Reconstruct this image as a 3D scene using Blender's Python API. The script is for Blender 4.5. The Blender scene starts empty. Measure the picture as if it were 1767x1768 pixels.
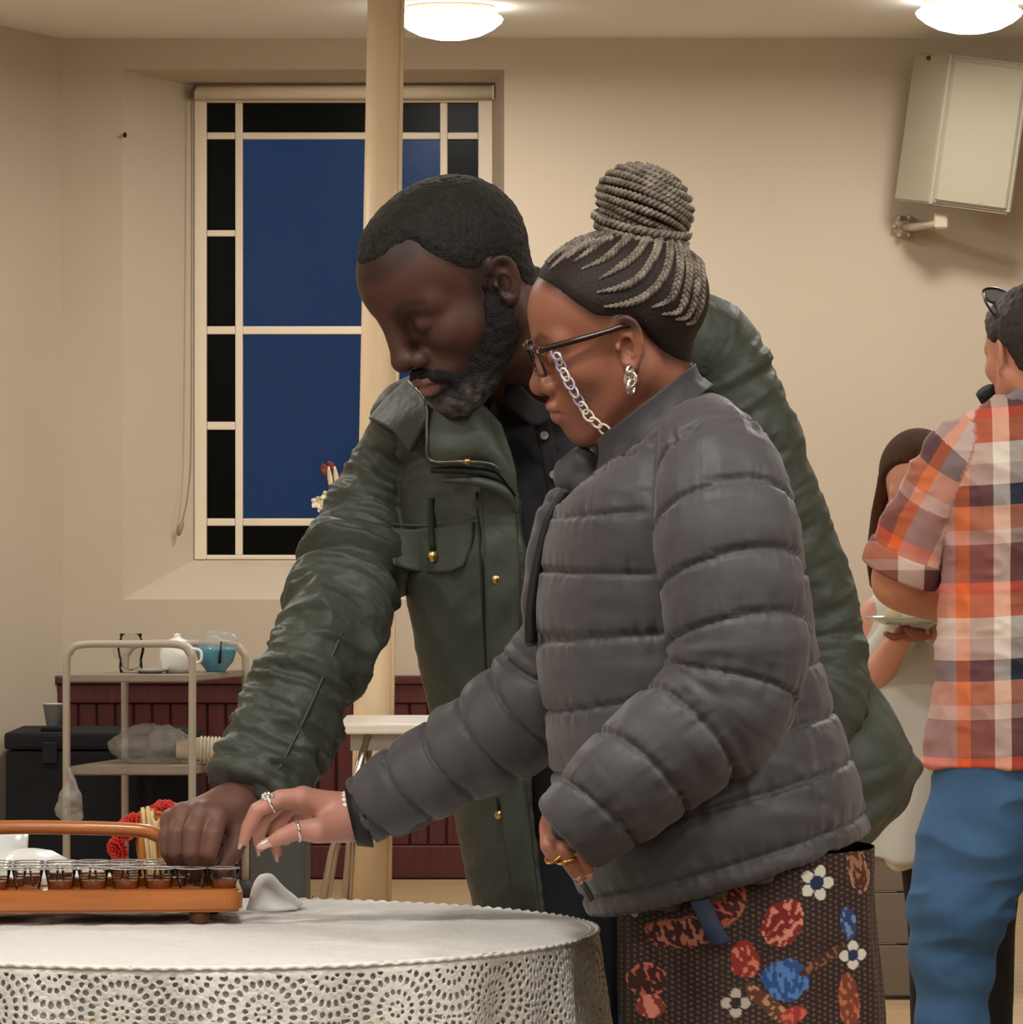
import bpy, bmesh, math, random
import numpy as np
from mathutils import Vector, Matrix

# ------------------------------------------------------------------ camera, world, exposure, room lights
F, H, CX, CY = 8200.0, 1.232, 883.5, 900.0      # focal length (px), eye height (m), principal column, horizon row
scene = bpy.context.scene
cam_d = bpy.data.cameras.new('camera'); cam = bpy.data.objects.new('camera', cam_d)
scene.collection.objects.link(cam); scene.camera = cam
cam_d.sensor_fit = 'HORIZONTAL'; cam_d.sensor_width = 36.0; cam_d.lens = F * 36.0 / 1767.0
cam_d.shift_y = (CY - 884.0) / 1767.0; cam_d.clip_start = 0.1; cam_d.clip_end = 100
cam.location = (0, 0, H); cam.rotation_euler = (math.pi / 2, 0, 0)

world = bpy.data.worlds.new('night_sky'); scene.world = world; world.use_nodes = True
world.node_tree.nodes['Background'].inputs[0].default_value = (0.0115, 0.031, 0.082, 1)   # late dusk blue
world.node_tree.nodes['Background'].inputs[1].default_value = 1.0
vs = scene.view_settings
vs.view_transform = 'Standard'; vs.look = 'None'; vs.gamma = 1.0; vs.use_curve_mapping = False; vs.exposure = 0.2; scene.cycles.transparent_max_bounces = 16
scene.cycles.max_bounces = 7; scene.cycles.diffuse_bounces = 3; scene.cycles.glossy_bounces = 3; scene.cycles.transmission_bounces = 6
LAMP_W = 19.0                                     # watts of each ceiling dome
LAMP_COL = (1.0, 0.97, 0.925)

# ------------------------------------------------------------------ helpers
C = scene.collection
rng = random.Random(7)
ORD = ('first', 'second', 'third', 'fourth', 'fifth', 'sixth', 'seventh', 'eighth', 'ninth', 'tenth', 'eleventh', 'twelfth')
def P(x, y, Y): return np.array([(x - CX) * Y / F, Y, H - (y - CY) * Y / F])   # a point seen at photo pixel (x, y), Y metres away
def PX(p): return (CX + F * p[0] / p[1], CY - F * (p[2] - H) / p[1])
def nrm(v): v = np.asarray(v, float); return v / np.linalg.norm(v)
def lin(c):
    if isinstance(c, str): c = [int(c[i:i + 2], 16) / 255 for i in (1, 3, 5)]
    return tuple(v / 12.92 if v <= 0.04045 else ((v + 0.055) / 1.055) ** 2.4 for v in c)

def tag(o, label=None, cat=None, group=None, kind=None):
    for k, v in (('label', label), ('category', cat), ('group', group), ('kind', kind)):
        if v: o[k] = v
    return o
def empty(name, loc=(0, 0, 0), label=None, cat=None, group=None):
    o = bpy.data.objects.new(name, None); C.objects.link(o); o.location = loc; o.empty_display_size = 0.05
    return tag(o, label, cat, group)
def wmat(o): return (wmat(o.parent) @ o.matrix_parent_inverse @ o.matrix_basis) if o.parent else o.matrix_basis.copy()
def sub(name, loc, parent): o = empty(name, loc); o.parent = parent; o.matrix_parent_inverse = wmat(parent).inverted(); return o
def link(name, me, m=None, parent=None, smooth=True):
    o = bpy.data.objects.new(name, me); C.objects.link(o)
    if m: me.materials.clear(); me.materials.append(m)
    if smooth: me.polygons.foreach_set('use_smooth', [True] * len(me.polygons))
    if parent: o.parent = parent; o.matrix_parent_inverse = wmat(parent).inverted()
    return o
def np_mesh(name, V, Q):
    me = bpy.data.meshes.new(name); V = np.asarray(V, np.float32); Q = np.asarray(Q, np.int32); n = Q.shape[1]
    me.vertices.add(len(V)); me.vertices.foreach_set('co', V.ravel())
    me.loops.add(Q.size); me.loops.foreach_set('vertex_index', Q.ravel())
    me.polygons.add(len(Q)); me.polygons.foreach_set('loop_start', np.arange(0, Q.size, n, dtype=np.int32))
    try: me.polygons.foreach_set('loop_total', np.full(len(Q), n, np.int32))
    except Exception: pass
    me.update(calc_edges=True); me.validate(); return me
def vcol(me, cols):
    a = me.color_attributes.new('Col', 'FLOAT_COLOR', 'POINT')
    c = np.ones((len(me.vertices), 4), np.float32); c[:, :3] = cols; a.data.foreach_set('color', c.ravel())
def py_mesh(name, vs_, fs):
    me = bpy.data.meshes.new(name); me.from_pydata([tuple(v) for v in vs_], [], fs); me.update(); return me

# ---- materials
def mat(name, col=(.5, .5, .5), rough=.6, metal=0., spec=.5, bump=None, vary=None, attr=False, trans=0., ior=1.45, emit=None, sheen=0., alpha=1., coat=0., sss=0., coord='Object'):
    m = bpy.data.materials.new(name); m.use_nodes = True; nt = m.node_tree; N = nt.nodes; b = N['Principled BSDF']
    c = lin(col); b.inputs['Base Color'].default_value = (*c, 1)
    b.inputs['Roughness'].default_value = rough; b.inputs['Metallic'].default_value = metal
    b.inputs['Specular IOR Level'].default_value = spec; b.inputs['IOR'].default_value = ior
    b.inputs['Transmission Weight'].default_value = trans; b.inputs['Alpha'].default_value = alpha
    b.inputs['Coat Weight'].default_value = coat
    if sheen: b.inputs['Sheen Weight'].default_value = sheen
    if sss:
        b.inputs['Subsurface Weight'].default_value = sss; b.inputs['Subsurface Scale'].default_value = .004
    if emit: b.inputs['Emission Color'].default_value = (*emit[0], 1); b.inputs['Emission Strength'].default_value = emit[1]
    tc = N.new('ShaderNodeTexCoord'); src = None
    if attr:
        a = N.new('ShaderNodeAttribute'); a.attribute_name = 'Col'; src = a.outputs['Color']
    if vary:                                     # (second colour, noise scale, sharpness 0..1[, stretch])
        n = N.new('ShaderNodeTexNoise'); n.inputs['Scale'].default_value = vary[1]; n.inputs['Detail'].default_value = 4
        if len(vary) > 3:
            mp = N.new('ShaderNodeMapping'); mp.inputs['Scale'].default_value = vary[3]
            nt.links.new(tc.outputs[coord], mp.inputs['Vector']); nt.links.new(mp.outputs[0], n.inputs['Vector'])
        else: nt.links.new(tc.outputs[coord], n.inputs['Vector'])
        r = N.new('ShaderNodeMapRange'); w = .5 * (1 - vary[2]) + .02
        r.inputs['From Min'].default_value = .5 - w * .6; r.inputs['From Max'].default_value = .5 + w * .6
        nt.links.new(n.outputs['Fac'], r.inputs['Value'])
        mx = N.new('ShaderNodeMix'); mx.data_type = 'RGBA'; nt.links.new(r.outputs[0], mx.inputs['Factor'])
        mx.inputs['A'].default_value = (*c, 1); mx.inputs['B'].default_value = (*lin(vary[0]), 1)
        if src: nt.links.new(src, mx.inputs['A']); mx.blend_type = 'MULTIPLY'
        src = mx.outputs['Result']
    if src: nt.links.new(src, b.inputs['Base Color'])
    if bump:                                     # (scale, strength, distance[, stretch])
        n = N.new('ShaderNodeTexNoise'); n.inputs['Scale'].default_value = bump[0]; n.inputs['Detail'].default_value = 3
        if len(bump) > 3:
            mp = N.new('ShaderNodeMapping'); mp.inputs['Scale'].default_value = bump[3]
            nt.links.new(tc.outputs[coord], mp.inputs['Vector']); nt.links.new(mp.outputs[0], n.inputs['Vector'])
        else: nt.links.new(tc.outputs[coord], n.inputs['Vector'])
        bp = N.new('ShaderNodeBump'); bp.inputs['Strength'].default_value = bump[1]; bp.inputs['Distance'].default_value = bump[2]
        nt.links.new(n.outputs['Fac'], bp.inputs['Height']); nt.links.new(bp.outputs[0], b.inputs['Normal'])
    return m

# ---- simple solids
def box_me(name, lo, hi, bev=0., seg=2):
    bm = bmesh.new(); bmesh.ops.create_cube(bm, size=1)
    lo, hi = np.array(lo), np.array(hi)
    for v in bm.verts: v.co = Vector(lo + (np.array(v.co) + .5) * (hi - lo))
    if bev: bmesh.ops.bevel(bm, geom=bm.edges[:], offset=bev, segments=seg, profile=.6, affect='EDGES')
    me = bpy.data.meshes.new(name); bm.to_mesh(me); bm.free(); return me
def box(name, lo, hi, m, parent=None, bev=0., seg=2): return link(name, box_me(name, lo, hi, bev, seg), m, parent, smooth=False)
def catmull(pts, n):
    p = np.asarray(pts, float); k = len(p); t = np.linspace(0, k - 1, n); i = np.clip(t.astype(int), 0, k - 2); f = (t - i)[:, None]
    g = lambda j: p[np.clip(j, 0, k - 1)]
    a, b, c, d = g(i - 1), g(i), g(i + 1), g(i + 2)
    a = np.where((i == 0)[:, None], 2 * b - c, a); d = np.where((i + 2 > k - 1)[:, None], 2 * c - b, d)
    return .5 * ((2 * b) + (c - a) * f + (2 * a - 5 * b + 4 * c - d) * f ** 2 + (3 * b - a - 3 * c + d) * f ** 3)
def frames(p, up=(0, 0, 1)):
    T = np.gradient(p, axis=0); T /= np.linalg.norm(T, axis=1)[:, None] + 1e-12
    S = np.zeros_like(T); s = np.cross(T[0], up)
    if np.linalg.norm(s) < 1e-3: s = np.cross(T[0], (1, 0, 0))
    for i in range(len(T)):
        s = s - T[i] * s.dot(T[i]); s = s / np.linalg.norm(s); S[i] = s
    return T, S, np.cross(T, S)
def sweep(pts, r, sides=8, n=None, closed=False, flat=1.):
    """vertices and quads of a tube through pts; r a number or a list along it"""
    p = catmull(pts, n) if n else np.asarray(pts, float); k = len(p)
    rr = np.interp(np.linspace(0, 1, k), np.linspace(0, 1, len(np.atleast_1d(r))), np.atleast_1d(r))
    if closed:
        q = np.vstack([p[-2:-1], p, p[1:2]]); T, S, N = frames(q); T, S, N = T[1:-1], S[1:-1], N[1:-1]
    else: T, S, N = frames(p)
    a = np.arange(sides) * 2 * np.pi / sides
    V = p[:, None] + rr[:, None, None] * (np.cos(a)[None, :, None] * S[:, None] + flat * np.sin(a)[None, :, None] * N[:, None])
    V = V.reshape(-1, 3); Q = []
    for i in range(k - 1):
        for j in range(sides): Q.append((i * sides + j, i * sides + (j + 1) % sides, (i + 1) * sides + (j + 1) % sides, (i + 1) * sides + j))
    if not closed:
        V = np.vstack([V, p[0], p[-1]]); c0, c1 = len(V) - 2, len(V) - 1
        for j in range(sides):
            Q.append((c0, (j + 1) % sides, j, j)); e = (k - 1) * sides; Q.append((c1, e + j, e + (j + 1) % sides, e + (j + 1) % sides))
    return V, Q
def tube(name, pts, r, m, parent=None, sides=8, n=None, closed=False, flat=1.):
    V, Q = sweep(pts, r, sides, n, closed, flat)
    return link(name, py_mesh(name, V, [tuple(dict.fromkeys(q)) for q in Q]), m, parent)
def lathe_me(name, prof, seg=24, caps=True):
    V, fs = [], []; k = len(prof)
    for r, z in prof:
        for j in range(seg): a = 2 * math.pi * j / seg; V.append((r * math.cos(a), r * math.sin(a), z))
    for i in range(k - 1):
        for j in range(seg): fs.append((i * seg + j, i * seg + (j + 1) % seg, (i + 1) * seg + (j + 1) % seg, (i + 1) * seg + j))
    if caps:
        if prof[0][0] > 1e-5: fs.append(tuple(range(seg - 1, -1, -1)))
        if prof[-1][0] > 1e-5: fs.append(tuple((k - 1) * seg + j for j in range(seg)))
    return py_mesh(name, V, fs)
def lathe(name, prof, loc, m, parent=None, seg=24, caps=True, rot=(0, 0, 0)):
    me = lathe_me(name, prof, seg, caps); R = Matrix.Translation(loc) @ Matrix.Rotation(rot[2], 4, 'Z') @ Matrix.Rotation(rot[1], 4, 'Y') @ Matrix.Rotation(rot[0], 4, 'X')
    me.transform(R); return link(name, me, m, parent)
def patch(name, grid, m, parent=None, nu=24, nv=16, thick=.004, fn=None):
    """a curved sheet of cloth through a grid of points, with thickness"""
    g = np.asarray(grid, float); a = np.stack([catmull(r, nu) for r in g]); a = np.stack([catmull(a[:, j], nv) for j in range(nu)], 1)
    du = np.gradient(a, axis=1); dv = np.gradient(a, axis=0); n = np.cross(du, dv); n /= np.linalg.norm(n, axis=2)[..., None] + 1e-9
    if fn is not None:
        u, v = np.meshgrid(np.linspace(0, 1, nu), np.linspace(0, 1, nv)); a = a + n * fn(u, v)[..., None]
    V = np.vstack([(a + n * thick / 2).reshape(-1, 3), (a - n * thick / 2).reshape(-1, 3)]); o = nu * nv; Q = []
    for i in range(nv - 1):
        for j in range(nu - 1):
            q = [i * nu + j, i * nu + j + 1, (i + 1) * nu + j + 1, (i + 1) * nu + j]; Q.append(q); Q.append([o + k for k in q[::-1]])
    rim = [j for j in range(nu)] + [i * nu + nu - 1 for i in range(1, nv)] + [(nv - 1) * nu + j for j in range(nu - 2, -1, -1)] + [i * nu for i in range(nv - 2, 0, -1)]
    for i in range(len(rim)): x, y = rim[i], rim[(i + 1) % len(rim)]; Q.append([y, x, o + x, o + y])
    return link(name, np_mesh(name, V, Q), m, parent)

# ---- signed distance sculpting
_T = np.random.RandomState(3).uniform(-1, 1, (64, 64, 64)).astype(np.float32)
def vnoise(p):
    p = np.asarray(p, np.float32); i = np.floor(p).astype(np.int32); f = p - i; f = f * f * (3 - 2 * f); r = 0
    i0 = i & 63; i1 = (i + 1) & 63; w0 = 1 - f
    for a in (0, 1):
        for b in (0, 1):
            for c in (0, 1):
                r = r + (f if a else w0)[:, 0] * (f if b else w0)[:, 1] * (f if c else w0)[:, 2] * _T[(i1 if a else i0)[:, 0], (i1 if b else i0)[:, 1], (i1 if c else i0)[:, 2]]
    return r
def smin(a, b, k): h = np.clip(.5 + .5 * (b - a) / k, 0, 1); return b + (a - b) * h - k * h * (1 - h)
def smax(a, b, k): return -smin(-a, -b, k)
def sph(p, c, r): return np.linalg.norm(p - np.asarray(c), axis=1) - r
def ell(p, c, r, R=None):
    q = p - np.asarray(c)
    if R is not None: q = q @ R
    r = np.asarray(r, float); k0 = np.linalg.norm(q / r, axis=1); k1 = np.linalg.norm(q / (r * r), axis=1); return k0 * (k0 - 1) / (k1 + 1e-9)
def cone(p, a, b, ra, rb):
    a, b = np.asarray(a, float), np.asarray(b, float); ab = b - a; q = p - a; t = np.clip(q @ ab / (ab @ ab), 0, 1)
    return np.linalg.norm(q - t[:, None] * ab, axis=1) - (ra + (rb - ra) * t)
def chain(p, pts, rs, k=0.):
    d = None
    for i in range(len(pts) - 1):
        e = cone(p, pts[i], pts[i + 1], rs[i], rs[i + 1]); d = e if d is None else (np.minimum(d, e) if not k else smin(d, e, k))
    return d
class Limb:
    """elliptical tube along a curve: returns distance, length along it (m), angle around it"""
    def __init__(s, pts, ra, rb, side, n=28):
        k = len(pts); s.p = catmull(pts, n); x = np.linspace(0, k - 1, n); s.a = np.interp(x, range(k), ra); s.b = np.interp(x, range(k), rb)
        s.T = np.gradient(s.p, axis=0); s.T /= np.linalg.norm(s.T, axis=1)[:, None]
        sd = np.asarray(side, float); sd = np.tile(sd, (n, 1)) if sd.ndim == 1 else catmull(sd, n)
        s.S = sd - (sd * s.T).sum(1)[:, None] * s.T; s.S /= np.linalg.norm(s.S, axis=1)[:, None]; s.N = np.cross(s.T, s.S)
        s.L = np.concatenate([[0], np.cumsum(np.linalg.norm(np.diff(s.p, axis=0), axis=1))])
    def __call__(s, p, cap=.01):
        n = len(p); p = np.asarray(p, np.float32); best = np.full(n, 1e9, np.float32); bi = np.zeros(n, np.int32); bt = np.zeros(n, np.float32)
        P2 = (p * p).sum(1)
        for i in range(len(s.p) - 1):
            a0 = s.p[i].astype(np.float32); ab = (s.p[i + 1] - s.p[i]).astype(np.float32); l2 = ab @ ab
            t = (p @ ab - a0 @ ab) / l2; tc = np.clip(t, 0, 1)
            e = P2 - 2 * (p @ a0) + a0 @ a0 + tc * tc * l2 - 2 * tc * t * l2; w = e < best
            best = np.where(w, e, best); bi[w] = i; bt = np.where(w, tc, bt)
        g = lambda A: A[bi] + (A[bi + 1] - A[bi]) * (bt[:, None] if A.ndim == 2 else bt)
        c, S, N, T, a, b, L = g(s.p), g(s.S), g(s.N), g(s.T), g(s.a), g(s.b), g(s.L)
        q = p - c; u = (q * S).sum(1); v = (q * N).sum(1); w = (q * T).sum(1)
        k0 = np.sqrt((u / a) ** 2 + (v / b) ** 2); k1 = np.sqrt((u / a ** 2) ** 2 + (v / b ** 2) ** 2) + 1e-6
        d = k0 * (k0 - 1) / k1; d = np.where(k0 < .2, -np.minimum(a, b) * (1 - k0), d)
        end = np.where((bi == 0) & (bt <= 0), -w, np.where((bi == len(s.p) - 2) & (bt >= 1), w, -1.))
        d = smax(d, end, cap)
        return d, L, np.arctan2(v / b, u / a)
def nets(fn, lo, hi, h, B=5, margin=.004, disp=None):
    """surface of fn(p)=0 in a box, sampled finely only near the surface (surface nets)"""
    lo = np.asarray(lo, float); hi = np.asarray(hi, float); nb = np.ceil((hi - lo) / (h * B)).astype(int) + 1
    ax = [lo[i] + (np.arange(nb[i]) + .5) * h * B for i in range(3)]
    g = np.stack(np.meshgrid(*ax, indexing='ij'), -1).reshape(-1, 3); d = fn(g)
    act = np.abs(d) < B * h * .95 + margin
    D = np.repeat(np.repeat(np.repeat(d.reshape(nb), B, 0), B, 1), B, 2).astype(np.float32)
    bi = np.stack(np.unravel_index(np.nonzero(act)[0], nb), -1)
    o = np.stack(np.meshgrid(*[np.arange(B)] * 3, indexing='ij'), -1).reshape(-1, 3)
    for c in range(0, len(bi), 2000):
        idx = (bi[c:c + 2000, None] * B + o[None]).reshape(-1, 3); D[idx[:, 0], idx[:, 1], idx[:, 2]] = fn(lo + (idx + .5) * h)
    D[0] = D[-1] = 1; D[:, 0] = D[:, -1] = 1; D[:, :, 0] = D[:, :, -1] = 1
    s = D < 0; n = np.array(D.shape); cnt = np.zeros(n - 1, np.int8)
    cs = [(a, b, c) for a in (0, 1) for b in (0, 1) for c in (0, 1)]
    for a, b, c in cs: cnt += s[a:n[0] - 1 + a, b:n[1] - 1 + b, c:n[2] - 1 + c]
    cell = np.stack(np.nonzero((cnt > 0) & (cnt < 8)), -1); vid = np.full(n - 1, -1, np.int32); vid[tuple(cell.T)] = np.arange(len(cell))
    val = {k: D[cell[:, 0] + k[0], cell[:, 1] + k[1], cell[:, 2] + k[2]] for k in cs}
    acc = np.zeros((len(cell), 3)); m = np.zeros(len(cell))
    for k in cs:
        for ax_ in range(3):
            if k[ax_]: continue
            k2 = list(k); k2[ax_] = 1; a, b = val[k], val[tuple(k2)]; w = (a < 0) != (b < 0)
            t = np.where(w, a / np.where(w, a - b, 1), 0); q = np.tile(np.array(k, float), (len(cell), 1)); q[:, ax_] += t
            acc += q * w[:, None]; m += w
    V = lo + (cell + acc / m[:, None] + .5) * h; Q = []
    for ax_ in range(3):
        u, v = [(1, 2), (2, 0), (0, 1)][ax_]
        sl0 = [slice(1, -1)] * 3; sl0[ax_] = slice(0, -1); sl1 = list(sl0); sl1[ax_] = slice(1, None)
        a, b = s[tuple(sl0)], s[tuple(sl1)]; e = np.stack(np.nonzero(a != b), -1); ins = a[tuple(e.T)]
        off = np.ones(3, int); off[ax_] = 0; e = e + off; U = np.zeros(3, int); U[u] = 1; W = np.zeros(3, int); W[v] = 1
        q = np.stack([vid[tuple((e - U - W).T)], vid[tuple((e - W).T)], vid[tuple(e.T)], vid[tuple((e - U).T)]], 1)
        Q.append(np.where(ins[:, None], q, q[:, ::-1]))
    Q = np.concatenate(Q); Q = Q[(Q >= 0).all(1)]
    # one gentle smoothing pass
    for _ in range(2):
        acc = np.zeros_like(V); m = np.zeros(len(V))
        for i in range(4):
            np.add.at(acc, Q[:, i], V[Q[:, (i + 1) % 4]]); np.add.at(m, Q[:, i], 1)
        V = V * .6 + .4 * acc / np.maximum(m, 1)[:, None]
    if disp is not None:                         # push the surface along its normal
        a = V[Q[:, 2]] - V[Q[:, 0]]; b = V[Q[:, 3]] - V[Q[:, 1]]; fnv = np.cross(a, b); N = np.zeros_like(V)
        for i in range(4): np.add.at(N, Q[:, i], fnv)
        N /= np.linalg.norm(N, axis=1)[:, None] + 1e-12; V = V + N * disp(V)[:, None]
    return V, Q
def sculpt(name, fn, lo, hi, h, m, parent=None, colour=None, R=None, o=None, margin=.004, disp=None):
    V, Q = nets(fn, lo, hi, h, margin=margin, disp=disp); me_col = colour(V) if colour else None
    if R is not None: V = V @ R.T + o
    me = np_mesh(name, V, Q)
    if me_col is not None: vcol(me, me_col)
    return link(name, me, m, parent)
def joined(name, parts, m, parent=None):
    """parts: list of (V, Q, colours) -> one mesh"""
    V, Q, K, o = [], [], [], 0
    for v, q, k in parts: V.append(v); Q.append(np.asarray(q) + o); K.append(np.broadcast_to(np.asarray(k), (len(v), 3))); o += len(v)
    me = np_mesh(name, np.vstack(V), np.vstack(Q)); vcol(me, np.vstack(K)); return link(name, me, m, parent)
def rot_head(y, p, r):
    y, p, r = map(math.radians, (y, p, r)); f = np.array([-math.sin(y) * math.cos(p), -math.cos(y) * math.cos(p), -math.sin(p)])
    l0 = nrm(np.cross([0, 0, 1], f)); u0 = np.cross(f, l0); l = l0 * math.cos(r) + u0 * math.sin(r); return np.stack([f, l, np.cross(f, l)], 1)
# ------------------------------------------------------------------ the room
WY = 16.4; WALL_H = 2.9
m_wall = mat('painted_wall', '#c9bba7', .85, spec=.2, bump=(60, .05, .002), vary=('#c2b39d', 1.2, 0))
m_ceil = mat('ceiling_paint', '#f2efe8', .9, spec=.15)
m_white = mat('white_gloss_paint', '#e8d9bf', .4)
m_cream = mat('cream_column_paint', '#e6cfac', .45)
m_red = mat('dark_red_varnished_wood', '#5a2420', .35, vary=('#43191a', 9, .2, (8, 8, .6)), bump=(40, .1, .001, (6, 6, .5)))
m_plank = mat('oak_floor_plank', '#b79c76', .45, vary=('#9a7f5c', 5, .2, (.6, 8, 8)))
def struct(o): o['kind'] = 'structure'; return o
# floor of separate planks
fl = struct(box('floor', (-3.4, -3, -.06), (5.2, WY + .3, -.008), mat('floor_gap', '#4a3826', .8)))
plank_me = [box_me('plank', (0, 0, -.012), (2.0 - .004, .137, 0)), box_me('plank', (0, 0, -.012), (1.5 - .004, .137, 0))]
for q in plank_me: q.materials.append(m_plank)
row = 0; y = 5.0
while y < WY - .14:
    x = -2.0 - (row * .73) % 1.4; i = row
    while x < 3.6:
        me = plank_me[i % 2]; o = bpy.data.objects.new('plank', me); C.objects.link(o); o.parent = fl
        o.location = (x, y, 0); x += 2.0 if i % 2 == 0 else 1.5; i += 1
    row += 1; y += .14
struct(box('ceiling', (-3.4, -3, WALL_H), (5.2, WY + .6, WALL_H + .1), m_ceil))
# back wall with a splayed window recess
def wx(px, Y=WY): return (px - CX) * Y / F
def wz(py, Y=WY): return H - (py - CY) * Y / F
RY = WY + .26
fo = (wx(212), wx(871), wz(1035), wz(120))                 # front of the recess
bo = (wx(336, RY), wx(851, RY), wz(966, RY), wz(149, RY))  # window opening
XL, XR = wx(107), 5.1
V = [(XL, WY, 0), (XR, WY, 0), (XR, WY, WALL_H), (XL, WY, WALL_H)]
V += [(fo[0], WY, fo[2]), (fo[1], WY, fo[2]), (fo[1], WY, fo[3]), (fo[0], WY, fo[3])]
V += [(bo[0], RY, bo[2]), (bo[1], RY, bo[2]), (bo[1], RY, bo[3]), (bo[0], RY, bo[3])]
fs = [(0, 1, 5, 4), (1, 2, 6, 5), (2, 3, 7, 6), (3, 0, 4, 7), (4, 5, 9, 8), (5, 6, 10, 9), (6, 7, 11, 10), (7, 4, 8, 11)]
wb = struct(link('wall_back', py_mesh('wall_back', V, fs), m_wall, smooth=False))
box('masonry', (XL - .3, WY + .62, 0), (bo[0] - .03, WY + .7, WALL_H), m_wall, wb); box('masonry', (bo[1] + .03, WY + .62, 0), (XR, WY + .7, WALL_H), m_wall, wb)
box('masonry', (bo[0] - .03, WY + .62, 0), (bo[1] + .03, WY + .7, bo[2] - .03), m_wall, wb); box('masonry', (bo[0] - .03, WY + .62, bo[3] + .03), (bo[1] + .03, WY + .7, WALL_H), m_wall, wb)
# left wall meets it at an obtuse corner
struct(link('wall_left', py_mesh('wall_left', [(XL, WY, 0), (XL - .3, WY - .75, 0), (-3.3, WY - 3.2, 0), (-3.3, -3, 0), (XL, WY, WALL_H), (XL - .3, WY - .75, WALL_H), (-3.3, WY - 3.2, WALL_H), (-3.3, -3, WALL_H)],
     [(1, 0, 4, 5), (2, 1, 5, 6), (3, 2, 6, 7)]), m_wall, smooth=False))
struct(box('wall_right', (5.1, -3, 0), (5.2, WY + .1, WALL_H), m_wall)); struct(box('wall_front', (-3.4, -3.1, 0), (5.2, -3, WALL_H), m_wall))
nail = tube('nail', [P(216, 231, WY), P(216, 235, WY - .02)], .006, mat('nail_metal', '#3a322c', .5, 1), wb, 6)
# window
win = struct(empty('window_1', (0, RY, bo[2])))
def wpx(px, py, dy=0.): return ((px - CX) * (RY + dy) / F, H - (py - CY) * (RY + dy) / F)
def bar(name, x0, y0, x1, y1, d0, d1, m=m_white, parent=win, bev=.004):
    a = wpx(x0, y1); b = wpx(x1, y0); return box(name, (a[0], RY + d0, a[1]), (b[0], RY + d1, b[1]), m, parent, bev)
bar('frame_stile', 336, 149, 357, 966, -.01, .06); bar('frame_stile', 826, 149, 851, 966, -.01, .06)
bar('frame_head', 357, 149, 826, 177, -.008, .058); bar('frame_sill_rail', 357, 958, 826, 966, -.008, .058)
for x0, x1 in ((406, 419), (760, 773)): bar('glazing_bar', x0, 177, x1, 958, .006, .05)
for y0, y1 in ((228, 240), (895, 908)):
    for x0, x1 in ((357, 406), (419, 760), (773, 826)): bar('glazing_bar', x0, y0, x1, y1, .008, .048)
for x0, x1 in ((357, 406), (419, 760), (773, 826)): bar('glazing_bar', x0, 563, x1, 577, .008, .048)
for y0, y1 in ((397, 408), (728, 742)):
    for x0, x1 in ((357, 406), (773, 826)): bar('glazing_bar', x0, y0, x1, y1, .008, .048)
def glass_mat(name, tint, fac):
    m = bpy.data.materials.new(name); m.use_nodes = True; nt = m.node_tree; nt.nodes.clear()
    t = nt.nodes.new('ShaderNodeBsdfTransparent'); t.inputs[0].default_value = (*tint, 1)
    g = nt.nodes.new('ShaderNodeBsdfGlossy'); g.inputs['Roughness'].default_value = .3; g.inputs[0].default_value = (.8, .8, .8, 1)
    x = nt.nodes.new('ShaderNodeMixShader'); x.inputs[0].default_value = fac; o = nt.nodes.new('ShaderNodeOutputMaterial')
    nt.links.new(t.outputs[0], x.inputs[1]); nt.links.new(g.outputs[0], x.inputs[2]); nt.links.new(x.outputs[0], o.inputs[0]); return m
def thin_glass(name):
    m = bpy.data.materials.new(name); m.use_nodes = True; nt = m.node_tree; nt.nodes.clear(); L_ = nt.links.new
    t = nt.nodes.new('ShaderNodeBsdfTransparent'); t.inputs[0].default_value = (.97, .97, .96, 1); g = nt.nodes.new('ShaderNodeBsdfGlossy'); g.inputs['Roughness'].default_value = .04
    w = nt.nodes.new('ShaderNodeLayerWeight'); w.inputs['Blend'].default_value = .16; x = nt.nodes.new('ShaderNodeMixShader'); o = nt.nodes.new('ShaderNodeOutputMaterial')
    L_(w.outputs['Fresnel'], x.inputs[0]); L_(t.outputs[0], x.inputs[1]); L_(g.outputs[0], x.inputs[2]); L_(x.outputs[0], o.inputs[0]); return m
m_pane = glass_mat('clear_glass', (.85, .88, .9), .008); m_dark = glass_mat('dark_stained_glass', (.2, .13, .05), .008)
ys = ((177, 228), (240, 397), (408, 563), (577, 728), (742, 895), (908, 958))
for y0, y1 in ys:
    for x0, x1 in ((357, 406), (773, 826)): bar('pane', x0, y0, x1, y1, .025, .029, m_dark, win, 0)
for y0, y1, m in ((177, 228, m_dark), (240, 563, m_pane), (577, 895, m_pane), (908, 958, m_dark)): bar('pane', 419, y0, 760, y1, .025, .029, m, win, 0)
# inner window ledge board lies on the slope
a = wpx(333, 972); b = wpx(853, 958)
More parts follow.
